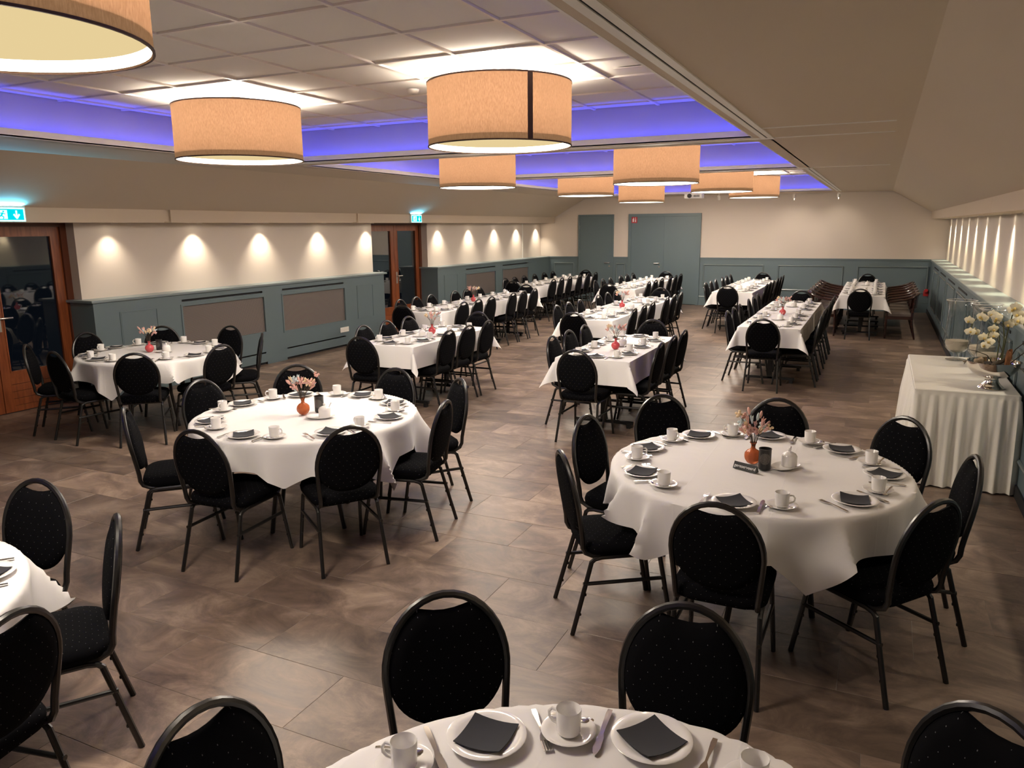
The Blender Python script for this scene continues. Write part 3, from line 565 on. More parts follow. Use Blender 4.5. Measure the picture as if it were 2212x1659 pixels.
# ---- banquet chair (local: +y towards the table, back leans to -y)
def backy(z): return -.205 - .072 * max(0, (z - .48) / .42) ** 1.15
def make_chair():
    o = empty('banquet_chair')
    s = MB()                                             # seat cushion: rounded square, domed
    def rr(hx, hy, r, n=6):
        pts = []
        for cx, cy, a0 in ((hx - r, hy - r, 0), (-hx + r, hy - r, 90), (-hx + r, -hy + r, 180), (hx - r, -hy + r, 270)):
            for k in range(n + 1): q = R(a0 + 90 * k / n); pts.append((cx + r * math.cos(q), cy + r * math.sin(q)))
        return pts
    rings = [(.195, .205, .09, .408), (.218, .222, .10, .420), (.222, .226, .10, .448), (.214, .220, .10, .470), (.195, .200, .09, .482), (.12, .12, .06, .489)]
    vs = []; fs = []; n = None
    for hx, hy, r, z in rings:
        p = rr(hx, hy, r); n = len(p); vs += [(x, y + .028, z) for x, y in p]
    for i in range(len(rings) - 1):
        for k in range(n): fs.append((i * n + k, i * n + (k + 1) % n, (i + 1) * n + (k + 1) % n, (i + 1) * n + k))
    fs.append(tuple(range(n - 1, -1, -1))); fs.append(tuple((len(rings) - 1) * n + k for k in range(n)))
    s.add(vs, fs).build('seat', M['fabric'], o, ang=60)
    # oval back pad with a dipped grip at the top
    def outline(sc_, m=44):
        out = []
        for k in range(m):
            q = 2 * PI * k / m - PI / 2; cq = math.cos(q); x = .201 * math.copysign(abs(cq) ** .9, cq); z = math.sin(q)
            z = .665 + (.222 * z if z > 0 else .172 * z)
            if abs(x) < .085 and z > .8: z = min(z, .853 + .014 * (x / .085) ** 2)
            out.append((x * sc_, .665 + (z - .665) * sc_))
        return out
    b = MB(); vs = []; fs = []; rows = [(.78, -.020), (.95, -.014), (1.0, 0), (.95, .016), (.75, .026), (.35, .031)]; n = 44
    for sc_, dy in rows:
        for x, z in outline(sc_): vs.append((x, backy(z) + dy, z))
    for i in range(len(rows) - 1):
        for k in range(n): fs.append((i * n + k, (i + 1) * n + k, (i + 1) * n + (k + 1) % n, i * n + (k + 1) % n))
    fs.append(tuple(range(n))); fs.append(tuple((len(rows) - 1) * n + k for k in range(n - 1, -1, -1)))
    recalc(b.add(vs, fs).build('backrest', M['fabric'], o, ang=60))
    # arched back frame
    half = [(.188, -.02, .402), (.186, -.10, .402), (.186, -.155, .408), (.187, -.19, .425), (.188, -.205, .455)]
    for z in (.50, .56, .62, .67): half.append((.188 + .020 * min(1, (z - .455) / .20), backy(z), z))
    for k in range(1, 9):
        q = PI / 2 * k / 9; half.append((.208 * math.cos(q), backy(.67 + .23 * math.sin(q)), .67 + .23 * math.sin(q)))
    path = half + [(0, backy(.90), .90)] + [(-x, y, z) for x, y, z in half[::-1]]
    MB().tube(path, .0135, 8, flat=1.0).build('back_frame', M['black_tube'], o)
    # seat rails + stretchers
    b = MB()
    for sx_ in (-1, 1):
        b.tube([(sx_ * .196, -.165, .372), (sx_ * .196, -.145, .390), (sx_ * .196, -.11, .398), (sx_ * .196, .15, .398), (sx_ * .196, .185, .390), (sx_ * .196, .20, .372)], .0125, 8)
        b.tube([(sx_ * .204, -.205, .265), (sx_ * .204, .222, .265)], .0105, 8)
    b.tube([(-.196, -.12, .396), (.196, -.12, .396)], .010, 6); b.tube([(-.196, .16, .396), (.196, .16, .396)], .010, 6); b.build('seat_frame', M['black_tube'], o)
    for sx_ in (-1, 1):
        for (p, q) in (((sx_ * .196, -.160, .378), (sx_ * .217, -.262, 0)), ((sx_ * .196, .197, .378), (sx_ * .217, .262, 0))):
            b = MB(); v0, v1 = Vector(p), Vector(q); b.tube([v0, v0.lerp(v1, .5), v1], .0125, 8)
            for t in (.45, .72): c = v0.lerp(v1, t); b.ball((c.x, c.y + (.012 if q[1] < 0 else -.012), c.z), .007, .007, .010, 6, 4)
            b.build('leg', M['black_tube'], o)
    return o
CH = Proto(make_chair()); CH.root.scale = (.93, 1, 1)
CHN = 'black pin-dotted banquet chair'
def chair_top(p, d, label, group, z=0):
    """place a chair from the plan position of its back's top and its facing direction"""
    d = Vector(d).normalized(); q = Vector(p) + d * .277
    return CH.put((q.x, q.y, 0), math.atan2(-d.x, d.y), label, group, 'chair')

# ---- brown armchair
def make_armchair():
    o = empty('armchair'); o.scale = (.9, .95, 1)
    recalc(MB().bbox(-.235, .235, -.20, .24, .40, .475, .03).build('seat', M['leather'], o, smooth=False))
    b = MB()
    for sx_ in (-1, 1): b.box(sx_ * .25 - .018, sx_ * .25 + .018, -.2, .22, .35, .405)
    b.box(-.25, .25, .205, .235, .34, .405); b.box(-.25, .25, -.225, -.195, .34, .405); b.build('seat_frame', M['mahog'], o, smooth=False)
    pts = [(-.275, .20, .655), (-.285, .08, .672), (-.285, -.08, .700), (-.272, -.20, .745), (-.21, -.275, .785), (-.10, -.305, .80), (0, -.312, .805)]
    rail = pts + [(-x, y, z) for x, y, z in pts[-2::-1]]
    MB().tube(rail, .021, 8).build('top_rail', M['mahog'], o)
    b = MB(); n = len(rail); lo = [(x * .97, y * .93, .55) for x, y, z in rail[3:n - 3]]; hi = rail[3:n - 3]
    for i in range(len(lo) - 1):
        b.add([lo[i], lo[i + 1], hi[i + 1], hi[i], *[(p[0] * .93, p[1] * .93, p[2]) for p in (lo[i], lo[i + 1], hi[i + 1], hi[i])]], [(0, 1, 2, 3), (7, 6, 5, 4), (0, 4, 5, 1), (2, 6, 7, 3)])
    b.build('back_panel', M['mahog'], o)
    for sx_ in (-1, 1):
        MB().tube([(sx_ * .25, .215, 0), (sx_ * .252, .215, .25), (sx_ * .272, .20, .65)], [.016, .021, .019], 8).build('leg', M['mahog'], o)
        MB().tube([(sx_ * .23, -.28, 0), (sx_ * .235, -.215, .30), (sx_ * .25, -.215, .45), (sx_ * .255, -.235, .74)], [.016, .022, .021, .018], 8).build('leg', M['mahog'], o)
    return o
AC = Proto(make_armchair())

# ---- table linen: a flat rectangular cloth laid over a table outline and let down over its edge
def nearest(shape, u, v):
    if shape[0] == 'round':
        r = math.hypot(u, v)
        if r <= shape[1]: return (u, v), 0, (0, 0), 0
        n = (u / r, v / r); return (n[0] * shape[1], n[1] * shape[1]), r - shape[1], n, 0
    hx, hy = shape[1], shape[2]; qx, qy = max(-hx, min(hx, u)), max(-hy, min(hy, v)); dx, dy = u - qx, v - qy; s = math.hypot(dx, dy)
    if s == 0: return (u, v), 0, (0, 0), 0
    c = 0 if not (dx and dy) else abs(2 * dx * dy) / (s * s)
    return (qx, qy), s, (dx / s, dy / s), c
def drape(name, shape, u0, u1, v0, v1, step, z, seed, rot=0, folds=9, amp=.16, flare=.05, hem=None):
    rnd = random.Random(seed); ph = [rnd.uniform(0, 6.28) for _ in range(6)]
    nu, nv = max(2, round((u1 - u0) / step)), max(2, round((v1 - v0) / step)); vs = []; fs = []; ov = []; cr, sr = math.cos(rot), math.sin(rot)
    for j in range(nv + 1):
        for i in range(nu + 1):
            a, b_ = u0 + (u1 - u0) * i / nu, v0 + (v1 - v0) * j / nv; u, v = a * cr - b_ * sr, a * sr + b_ * cr
            q, s, n, c = nearest(shape, u, v); rb = .011; over = False
            if hem and s > 0:
                hm = hem(math.atan2(n[1], n[0])); over = s > hm; s = min(s, hm)
            ov.append(over)
            if s <= 0: vs.append((q[0], q[1], z + .0012 * math.sin(u * 9 + ph[0]) * math.sin(v * 7 + ph[1]))); continue
            if shape[0] == 'round': th = math.atan2(n[1], n[0]); wv = 1 - abs(math.sin(.5 * folds * th + ph[2] + .8 * math.sin(2 * th + ph[3]))); fl = flare + amp * wv ** 1.3 * (.55 + .45 * math.sin(5 * th + ph[4])) - .10 * (1 - wv) * min(1, s / .1)
            else:
                th = (q[0] - q[1]) * 9; wv = .5 + .5 * math.sin(th + ph[2] + .8 * math.sin(th * .37 + ph[3])); fl = flare + .35 * amp * wv + .42 * c ** 1.5
            if s < rb * PI / 2: out, dr = rb * math.sin(s / rb), rb * (1 - math.cos(s / rb))
            else: t = s - rb * PI / 2; out, dr = rb + fl * t, rb + t * math.sqrt(max(.2, 1 - fl * fl))
            vs.append((q[0] + n[0] * out, q[1] + n[1] * out, z - dr))
    for j in range(nv):
        for i in range(nu):
            k = j * (nu + 1) + i; f = (k, k + 1, k + nu + 2, k + nu + 1)
            if not all(ov[q] for q in f): fs.append(f)
    return MB().add(vs, fs)

def table_rect(name_label, cx, cy, hx, hy, cloth_label, seed, g1, g2, fine, mode, ycen):
    t = empty('folding_table', (cx, cy, 0), 0, name_label, 'table', g1)
    MB().box(-hx + .012, hx - .012, -hy + .01, hy - .01, ZTOP - .034, ZTOP - .008).build('tabletop', M['under'], t, smooth=False)
    for y in (-.50, .45):
        b = MB(); b.box(-.03, .03, y - .018, y + .018, .05, ZTOP - .034); b.box(-hx + .06, hx - .06, y - .018, y + .018, .04, .07); b.box(-hx + .1, hx - .1, y - .018, y + .018, ZTOP - .07, ZTOP - .034)
        for sx_ in (-1, 1): b.box(sx_ * (hx - .10) - .02, sx_ * (hx - .10) + .02, y - .022, y + .022, 0, .05)
        b.build('leg', M['black'], t, smooth=False)
    if mode == 'one': sh_, v0, v1, dz = ('rect', hx, hy), -hy - .25, hy + .25, 0
    elif mode == 'near': sh_, v0, v1, dz = ('rect', hx, 2 * hy), -2 * hy - .25, .12, 0
    else: sh_, v0, v1, dz = ('rect', hx + .007, 2 * hy), -.10, 2 * hy + .25, .003
    c = drape('tablecloth', sh_, -hx - .255, hx + .255, v0, v1, fine, ZCL + dz, seed, amp=.14).build('tablecloth', M['cloth'], None, ang=70, label=cloth_label, cat='tablecloth', group=g2); c.location = (cx, ycen, 0)
    return t

# ---- tableware prototypes (z = 0 is the linen)
def proto_plate():
    return Proto(MB().lathe([(0, .004), (.058, .004), (.066, .006), (.078, .012), (.100, .017), (.1015, .0155), (.079, .008), (.064, .001), (0, .001)], 32).build('dinner_plate', M['porc'], ang=60))
PL = proto_plate()
n_ = 6; b = MB(); hs = .062
for j in range(n_ + 1):
    for i in range(n_ + 1):
        x, y = -hs + 2 * hs * i / n_, -hs + 2 * hs * j / n_; q = max(abs(x), abs(y)) / hs; b.v.append((x, y, .0056 + .0130 * (math.hypot(x, y) / .09) ** 2.5 + .006 * max(0, (x + y) / (2 * hs)) ** 2))
k0 = len(b.v); b.v += [(x, y, z + .0022) for x, y, z in b.v]
for j in range(n_):
    for i in range(n_): k = j * (n_ + 1) + i; b.f.append((k, k + n_ + 1, k + n_ + 2, k + 1)); b.f.append((k0 + k, k0 + k + 1, k0 + k + n_ + 2, k0 + k + n_ + 1))
for i in range(n_):
    for (k, l) in ((i, i + 1), (n_ * (n_ + 1) + i + 1, n_ * (n_ + 1) + i), ((i + 1) * (n_ + 1), i * (n_ + 1)), (i * (n_ + 1) + n_, (i + 1) * (n_ + 1) + n_)): b.f.append((k, l, k0 + l, k0 + k))
NP = Proto(b.build('napkin', M['napkin'], ang=50))
SA = Proto(MB().lathe([(0, .003), (.030, .003), (.034, .004), (.052, .010), (.069, .0165), (.0705, .0155), (.053, .007), (.034, .0005), (0, .0005)], 28).build('saucer', M['porc'], ang=60))
cp = MB().lathe([(0, .003), (.026, .003), (.029, .006), (.0305, .010), (.0325, .068), (.0318, .070), (.0302, .068), (.0285, .012), (.024, .008), (0, .008)], 24).build('coffee_cup', M['porc'], ang=50)
MB().tube([(.031, 0, .056), (.046, 0, .058), (.054, 0, .048), (.053, 0, .034), (.044, 0, .024), (.030, 0, .020)], .0042, 8).build('handle', M['porc'], cp)
CU = Proto(cp)
def flat_path(path, widths, th=.0022):      # thin blade following a path in the yz plane with given half widths
    vs = []; fs = []; n = len(path)
    for (y, z), w2 in zip(path, widths): vs += [(-w2, y, z), (w2, y, z), (w2, y, z + th), (-w2, y, z + th)]
    for i in range(n - 1):
        for k in range(4): fs.append((i * 4 + k, i * 4 + (k + 1) % 4, i * 4 + 4 + (k + 1) % 4, i * 4 + 4 + k))
    fs += [(3, 2, 1, 0), tuple((n - 1) * 4 + k for k in range(4))]
    return MB().add(vs, fs)
KN = Proto(recalc(flat_path([(-.09, .002), (-.07, .003), (-.01, .004), (.012, .002), (.03, .001), (.07, .001), (.088, .001), (.094, .001)], [.006, .0075, .006, .005, .009, .0098, .006, .002], .004).build('table_knife', M['steel'], ang=50)))
b = flat_path([(-.085, .001), (-.065, .002), (-.01, .005), (.015, .005), (.03, .003), (.045, .002)], [.006, .0072, .0035, .003, .009, .0115], .003)
for k in range(4):
    x = -.009 + .006 * k; b.box(x - .0017, x + .0017, .045, .083, .002, .0045)
FO = Proto(recalc(b.build('table_fork', M['steel'], ang=50)))
b = flat_path([(-.062, .0185), (-.045, .019), (.0, .0145), (.018, .010)], [.0042, .0048, .0022, .0022], .0022); b.ball((0, .036, .009), .0125, .020, .004, 12, 6)
SP = Proto(recalc(b.build('teaspoon', M['steel'], ang=60)))
# sugar and creamer dish: oval tray with lidded pot and small spoon
def make_sugar():
    o = empty('sugar_set')
    t = MB().lathe([(0, .004), (.05, .004), (.062, .009), (.078, .014), (.079, .012), (.062, .003), (.05, 0), (0, 0)], 28); t.xf(Matrix.Diagonal((1.25, .78, 1, 1))); t.build('tray', M['porc'], o, ang=60)
    p = MB().lathe([(0, .004), (.036, .004), (.041, .012), (.041, .058), (.038, .064), (.034, .064)], 24, .03).build('pot', M['porc'], o, ang=50)
    MB().lathe([(.037, .064), (.034, .071), (.018, .080), (.008, .083), (.007, .089), (.010, .094), (.006, .100), (0, .101)], 20, .03).build('lid', M['porc'], p, ang=50)
    MB().tube([(.055, .012, .062), (.075, .02, .098)], .0028, 6).build('spoon_handle', M['steel'], o)
    return o
SU = Proto(make_sugar())
# dried flower bunch for the vases
def make_flowers(kind):
    rnd = random.Random(kind); o = empty('dried_flowers')
    cl = {'pink': (.72, .42, .36), 'cream': (.80, .62, .40), 'blue': (.52, .60, .62), 'dusty': (.55, .33, .30)}
    for k_, c_ in cl.items():
        if 'fl_' + k_ not in M: M['fl_' + k_] = mat('dried_flower_' + k_, c_, .85)
    b = MB(); heads = []
    for k in range(30 if kind < 3 else 20):
        a = rnd.uniform(0, 6.28); t = rnd.uniform(.04, .085) if k > 3 else rnd.uniform(.08, .10); h = rnd.uniform(.07, .135) if k > 3 else rnd.uniform(.12, .17)
        q = Vector((t * math.cos(a), t * math.sin(a), h)); b.tube([(0, 0, -.05), (q.x * .35, q.y * .35, h * .5), q], .0011, 5); heads.append((q, a, k))
    b.build('stem', M['twig'], o)
    for q, a, k in heads:
        d = Vector((q.x * .9, q.y * .9, q.z * .8)).normalized(); rot = d.to_track_quat('Z', 'Y').to_matrix(); nm = ('pink', 'cream', 'dusty', 'pink', 'blue')[k % 5] if kind != 2 else ('pink', 'pink', 'cream', 'pink', 'blue')[k % 5]
        m_ = MB()
        if k % 3 == 0: m_.ball(q, .0085, .0085, .024, 7, 6, rot)
        elif k % 3 == 1:
            for s in range(7):
                w_ = rot @ Vector((.012 * math.cos(s * .9), .012 * math.sin(s * .9), .009 * (s % 3))); m_.ball(q + w_, .009, .009, .008, 6, 4)
        else:
            for s in range(6): e_ = rot @ Vector((.010 * math.cos(s * 1.05), .010 * math.sin(s * 1.05), .018 + .01 * (s % 2))); m_.tube([q - d * .02, q + e_ * .6, q + e_], [.002, .004, .001], 5)
        m_.build('flower_head', M['fl_' + nm], o)
    return o
def make_vase(mat_, rib):
    prof = [(0, .002), (.020, .002), (.030, .008), (.042, .028), (.0445, .044), (.041, .060), (.029, .074), (.015, .082), (.0115, .090), (.0115, .108), (.020, .118), (.0185, .118), (.010, .109), (.010, .09)]
    b = MB(); n = 40; vs = []; fs = []
    for r, z in prof:
        for k in range(n): q = 2 * PI * k / n; rr_ = r * (1 + (rib * math.cos(10 * q) if .01 < z < .08 else 0)); vs.append((rr_ * math.cos(q), rr_ * math.sin(q), z))
    for i in range(len(prof) - 1):
        for k in range(n): fs.append((i * n + k, i * n + (k + 1) % n, (i + 1) * n + (k + 1) % n, (i + 1) * n + k))
    return b.add(vs, fs).build('bud_vase', mat_, ang=50)
VO = Proto(make_vase(M['vase_o'], .035)); VR = Proto(make_vase(M['vase_r'], 0))
FLW = {k: Proto(make_flowers(k)) for k in (1, 2, 3)}
# black lantern tin for a tealight with a pale mandala print
mt = M['tin'] = mat('black_mandala_tin', (.012, .011, .012), .4)
tc = nd(mt, 'ShaderNodeTexCoord'); sx = nd(mt, 'ShaderNodeSeparateXYZ'); lk(mt, tc.outputs['Object'], sx.inputs[0])
at = nd(mt, 'ShaderNodeMath', operation='ARCTAN2'); lk(mt, sx.outputs[0], at.inputs[0]); ng = nd(mt, 'ShaderNodeMath', operation='MULTIPLY'); ng.inputs[1].default_value = -1; lk(mt, sx.outputs[1], ng.inputs[0]); lk(mt, ng.outputs[0], at.inputs[1])
ux = nd(mt, 'ShaderNodeMath', operation='MULTIPLY'); ux.inputs[1].default_value = .032; lk(mt, at.outputs[0], ux.inputs[0])
uz = nd(mt, 'ShaderNodeMath', operation='SUBTRACT'); uz.inputs[1].default_value = .062; lk(mt, sx.outputs[2], uz.inputs[0])
cv = nd(mt, 'ShaderNodeCombineXYZ'); lk(mt, ux.outputs[0], cv.inputs[0]); lk(mt, uz.outputs[0], cv.inputs[1]); ln = nd(mt, 'ShaderNodeVectorMath', operation='LENGTH'); lk(mt, cv.outputs[0], ln.inputs[0])
rg = nd(mt, 'ShaderNodeMath', operation='MULTIPLY'); rg.inputs[1].default_value = 900; lk(mt, ln.outputs['Value'], rg.inputs[0]); sn = nd(mt, 'ShaderNodeMath', operation='SINE'); lk(mt, rg.outputs[0], sn.inputs[0])
an = nd(mt, 'ShaderNodeMath', operation='ARCTAN2'); lk(mt, uz.outputs[0], an.inputs[0]); lk(mt, ux.outputs[0], an.inputs[1]); a2 = nd(mt, 'ShaderNodeMath', operation='MULTIPLY'); a2.inputs[1].default_value = 16; lk(mt, an.outputs[0], a2.inputs[0]); s2 = nd(mt, 'ShaderNodeMath', operation='SINE'); lk(mt, a2.outputs[0], s2.inputs[0])
pr = nd(mt, 'ShaderNodeMath', operation='MULTIPLY'); lk(mt, sn.outputs[0], pr.inputs[0]); lk(mt, s2.outputs[0], pr.inputs[1]); g1 = nd(mt, 'ShaderNodeMath', operation='GREATER_THAN'); g1.inputs[1].default_value = .35; lk(mt, pr.outputs[0], g1.inputs[0])
l1 = nd(mt, 'ShaderNodeMath', operation='LESS_THAN'); l1.inputs[1].default_value = .030; lk(mt, ln.outputs['Value'], l1.inputs[0]); mk = nd(mt, 'ShaderNodeMath', operation='MULTIPLY'); lk(mt, g1.outputs[0], mk.inputs[0]); lk(mt, l1.outputs[0], mk.inputs[1])
mc = nd(mt, 'ShaderNodeMix', data_type='RGBA'); mc.inputs[6].default_value = (.012, .011, .012, 1); mc.inputs[7].default_value = (.30, .27, .24, 1); lk(mt, mk.outputs[0], mc.inputs[0]); lk(mt, mc.outputs[2], P(mt).inputs['Base Color'])
tn = MB().lathe([(0, .002), (.031, .002), (.032, .004), (.032, .108), (.0335, .110), (.0335, .113), (.030, .113), (.030, .006), (0, .006)], 28).build('tealight_holder', M['tin'], ang=50)
MB().lathe([(0, .03), (.019, .03), (.019, .018), (0, .018)], 16).build('tealight', M['signw'], tn)
TI = Proto(tn)

rj = random.Random(11)
def setting(px, py, inward, tname, z=ZCL + .0015):
    """one place setting: (px,py) on the table edge, inward = unit direction of the seated guest"""
    n = Vector(inward).normalized(); r = Vector((n.y, -n.x)); a = math.atan2(-n.x, n.y); p = Vector((px, py))
    def at(f, s): q = p + n * f + r * s; return (q.x + rj.uniform(-.006, .006), q.y + rj.uniform(-.006, .006))
    q = at(.125, 0); g = 'on the ' + tname
    PL.put((*q, z), rj.uniform(0, 6), 'round white dinner plate ' + g, 'plates ' + g, 'plate')
    NP.put((*q, z), a + R(45) + rj.uniform(-.25, .25), 'charcoal paper napkin on a plate ' + g, 'napkins ' + g, 'napkin')
    q = at(.165, .205); SA.put((*q, z), rj.uniform(0, 6), 'small white saucer ' + g, 'saucers ' + g, 'saucer')
    CU.put((*q, z + .003), a + rj.uniform(-.5, .5) + (0 if rj.random() < .7 else 2.2), 'straight white coffee cup ' + g, 'cups ' + g, 'cup')
    sa = rj.uniform(-.6, .6) + a + R(200); qq = Vector(q) + (-n * .046 + r * rj.uniform(-.012, .012))
    SP.put((qq.x, qq.y, z + .003), a + R(90) + rj.uniform(-.4, .4), 'small steel teaspoon on a saucer ' + g, 'teaspoons ' + g, 'spoon')
    q = at(.125, .125); KN.put((*q, z), a + rj.uniform(-.12, .12), 'steel table knife ' + g, 'knives ' + g, 'knife')
    q = at(.13, -.135); FO.put((*q, z), a + rj.uniform(-.12, .12), 'steel table fork ' + g, 'forks ' + g, 'fork')
def centre(x, y, tname, vase, fl, tin=False, rot=0, ex=(.075, -.045)):
    z = ZCL + .0015; g = 'on the ' + tname
    (VO if vase == 'o' else VR).put((x, y, z), rot, ('round orange glass bud vase ' if vase == 'o' else 'round pinkish red bud vase ') + g, None, 'vase')
    FLW[fl].put((x, y, z + .11), rot, 'dried flower bunch in the vase ' + g, None, 'flowers')
    if tin: TI.put((x + tin[0], y + tin[1], z), tin[2], 'black tealight tin with pale mandala print ' + g, None, 'candle holder')

# ---- round tables
RR = .75
RT_ = {
 'T1': ('orange-vase round table', -3.54, 4.09), 'T2': ('round table beside the glass door', -6.90, 5.68), 'T3': ('reserved-sign round table', -.52, 4.10),
 'T4': ('flowerless round table next to the reserved one', -.388, 1.05), 'T5': ('flowerless round table beside the orange-vase one', -3.29, 1.06)}
TOPS = {
 'T1': [(-4.38, 4.98), (-3.5, 5.17), (-2.80, 4.99), (-2.56, 4.28), (-2.76, 3.53), (-3.47, 3.07), (-4.34, 3.29), (-4.62, 4.17)],
 'T3': [(-1.27, 5.01), (-.53, 5.2), (.22, 4.97), (.48, 4.23), (.27, 3.50), (-.53, 3.10), (-1.39, 3.50), (-1.51, 4.26)],
 'T2': [(-7.74, 4.84), (-7.04, 4.69), (-6.22, 4.88), (-5.9, 5.61), (-6.1, 6.43), (-6.93, 6.79), (-7.70, 6.46), (-8.02, 5.70)],
 'T4': [(-1.16, 1.92), (-.44, 2.16), (-1.40, 1.16), (.34, 1.93), (.68, 1.10)],
 'T5': [(-3.43, 2.12), (-2.68, 1.95), (-2.29, 1.26)]}
for key, (tn_, cx, cy) in RT_.items():
    t = empty('round_table', (cx, cy, 0), .6, 'dark folding table under the ' + tn_, 'table', 'round folding tables')
    MB().lathe([(0, ZTOP - .04), (RR - .02, ZTOP - .04), (RR - .012, ZTOP - .03), (RR - .012, ZTOP - .012), (RR - .016, ZTOP - .008), (0, ZTOP - .008)], 48).build('tabletop', M['under'], t, ang=50)
    for sx_ in (-1, 1):
        for sy in (-1, 1): MB().tube([(sx_ * .18, sy * .24, ZTOP - .03), (sx_ * .19, sy * .25, .35), (sx_ * .24, sy * .25, 0)], .016, 8).build('leg', M['black_tube'], t)
        MB().tube([(sx_ * .21, -.25, .22), (sx_ * .21, .25, .22)], .013, 8).build('crossbar', M['black_tube'], t)
    rot = {'T1': .5, 'T3': -.30, 'T2': .2, 'T4': .1, 'T5': .3}[key]; sd = {'T1': 3, 'T2': 5, 'T3': 8, 'T4': 2, 'T5': 4}[key]
    an = sorted(math.atan2(p[1] - cy, p[0] - cx) for p in TOPS[key]); mids = []
    rh = random.Random(sd)
    for i in range(len(an)):
        d_ = (an[(i + 1) % len(an)] - an[i]) % (2 * PI)
        if d_ < 1.5: mids.append((an[i] + d_ / 2, rh.choice((.25, .6, 1.0, 1.0))))
    def hem(th, k=1.0):
        w_ = 0
        for a_, m_ in mids: w_ = max(w_, m_ * max(0, 1 - abs((th - a_ + PI) % (2 * PI) - PI) / .22))
        return k * (.205 + .020 * math.sin(3 * th + sd) + .15 * w_)
    c = drape('tablecloth', ('round', RR), -1.16, 1.16, -1.16, 1.16, .021, ZCL - .003, sd, rot, 16, .62, hem=hem).build('tablecloth', M['cloth'], None, ang=70, label='white linen cloth spread over the ' + tn_, cat='tablecloth', group='round table linen'); c.location = (cx, cy, 0)
    if key in ('T1', 'T3'):
      c = drape('tablecloth', ('round', RR + .012), 1.0 - .68, 1.12, -.96, .93, .021, ZCL + .004, sd, rot, 16, .62, hem=lambda t: hem(t, 1.1)).build('overlay_cloth', M['cloth'], None, ang=70, label='overlapping white cloth on one side of the ' + tn_, cat='tablecloth', group='overlapping cloths'); c.location = (cx, cy, 0)
    for p in TOPS[key]:
        d = Vector((cx, cy)) - Vector(p)
        lim = 1.0 if key == 'T4' else 1.035
        if d.length < lim: p = Vector((cx, cy)) - d.normalized() * lim
        chair_top(p, d, CHN + ' drawn up to the ' + tn_, 'chairs at the ' + tn_)
        u = -d.normalized(); setting(cx + u.x * RR, cy + u.y * RR, -u, tn_, ZCL + (.0055 if .6 * (u.x * math.cos(rot) + u.y * math.sin(rot)) > .16 and key in ('T1', 'T3') else .0015))
centre(-3.54, 4.07, RT_['T1'][0], 'o', 2, (.045, .115, .4), .3); SU.put((-3.37, 4.04, ZCL + .0015), .55, 'white sugar pot on an oval dish, round table with the orange vase', 'sugar pots', 'sugar pot')
centre(-.54, 4.15, RT_['T3'][0], 'o', 1, (.072, -.075, .15), 1.2); SU.put((-.37, 4.145, ZCL + .0015), 1.1, 'white sugar pot on an oval dish beside the reserved sign', 'sugar pots', 'sugar pot')
centre(-6.92, 5.63, RT_['T2'][0], 'r', 3, (-.02, .14, .2), 2.0); SU.put((-6.78, 5.69, ZCL + .0015), .4, 'white sugar pot on an oval dish, round table beside the glass door', 'sugar pots', 'sugar pot')
# reserved sign: black toblerone-shaped block with white lettering
o = empty('reserved_sign', (-.555, 4.02, ZCL + .001), R(-24), 'black triangular table sign reading gereserveerd', 'sign')
MB().add([(-.068, -.016, 0), (.068, -.016, 0), (.068, .016, 0), (-.068, .016, 0), (-.068, 0, .036), (.068, 0, .036)], [(3, 2, 1, 0), (0, 1, 5, 4), (2, 3, 4, 5), (1, 2, 5), (3, 0, 4)]).build('block', M['black'], o, smooth=False)
tcv = bpy.data.curves.new('lettering', 'FONT'); tcv.body = 'gereserveerd'; tcv.size = .0235; tcv.align_x = 'CENTER'; tcv.align_y = 'CENTER'; tcv.extrude = .0003; tob = bpy.data.objects.new('lettering', tcv); col.objects.link(tob)
bpy.context.view_layer.update(); dg = bpy.context.evaluated_depsgraph_get(); tme = bpy.data.meshes.new_from_object(tob.evaluated_get(dg)); bpy.data.objects.remove(tob)
tme.materials.clear(); tme.materials.append(M['signw']); lo = bpy.data.objects.new('lettering', tme); col.objects.link(lo); lo.parent = o; lo.location = (0, -.0088, .0172); lo.rotation_euler = (math.atan2(.036, .016), 0, 0)

# ---- long tables
HX, HY = .37, .90
ROWS = [  # key, name, centre x, [table centre y], chair ys, near end y, far end y, vase
 ('A1', 'short table by the radiator panels', -4.88, [7.88], [7.40, 7.88, 8.38], 6.57, 9.19, 'r'),
 ('B1', 'short table on the central aisle', -2.46, [7.88], [7.38, 7.87, 8.37], 6.59, 9.17, 'r'),
 ('A2', 'long table beside the second glass door', -6.33, [10.92, 12.72], [10.38, 10.86, 11.34, 12.16, 12.64, 13.12], 9.59, 13.98, 'r'),
 ('B2', 'long middle-row table opposite the buffet side', -3.62, [10.92, 12.72], [10.38, 10.87, 11.35, 12.22, 12.70, 13.18], 9.56, 13.99, 'r'),
 ('C1', 'long table nearest the skirted buffet', -1.20, [10.92, 12.72], [10.45, 10.97, 11.45, 12.30, 12.78, 13.26], 9.66, 14.12, 'r'),
 ('A3', 'long table before the single teal door', -6.98, [16.10, 17.90], [15.61, 16.12, 16.62, 17.25, 17.84, 18.40], 14.81, 19.22, None),
 ('B3', 'long table before the teal double door', -4.83, [16.10, 17.90], [15.54, 16.05, 16.55, 17.32, 17.82, 18.33], 14.72, 19.16, None),
 ('C2', 'long table next to the brown armchairs', -2.53, [16.10, 17.90], [15.63, 16.14, 16.65, 17.40, 17.91, 18.42], 14.82, 19.36, None),
 ('D', 'long table lined with brown armchairs', -.25, [16.10, 17.90], [15.50, 16.06, 16.62, 17.30, 17.86, 18.42], 14.85, 19.40, None)]
sidn = {-1: 'radiator side of the ', 1: 'lit-ledge side of the '}
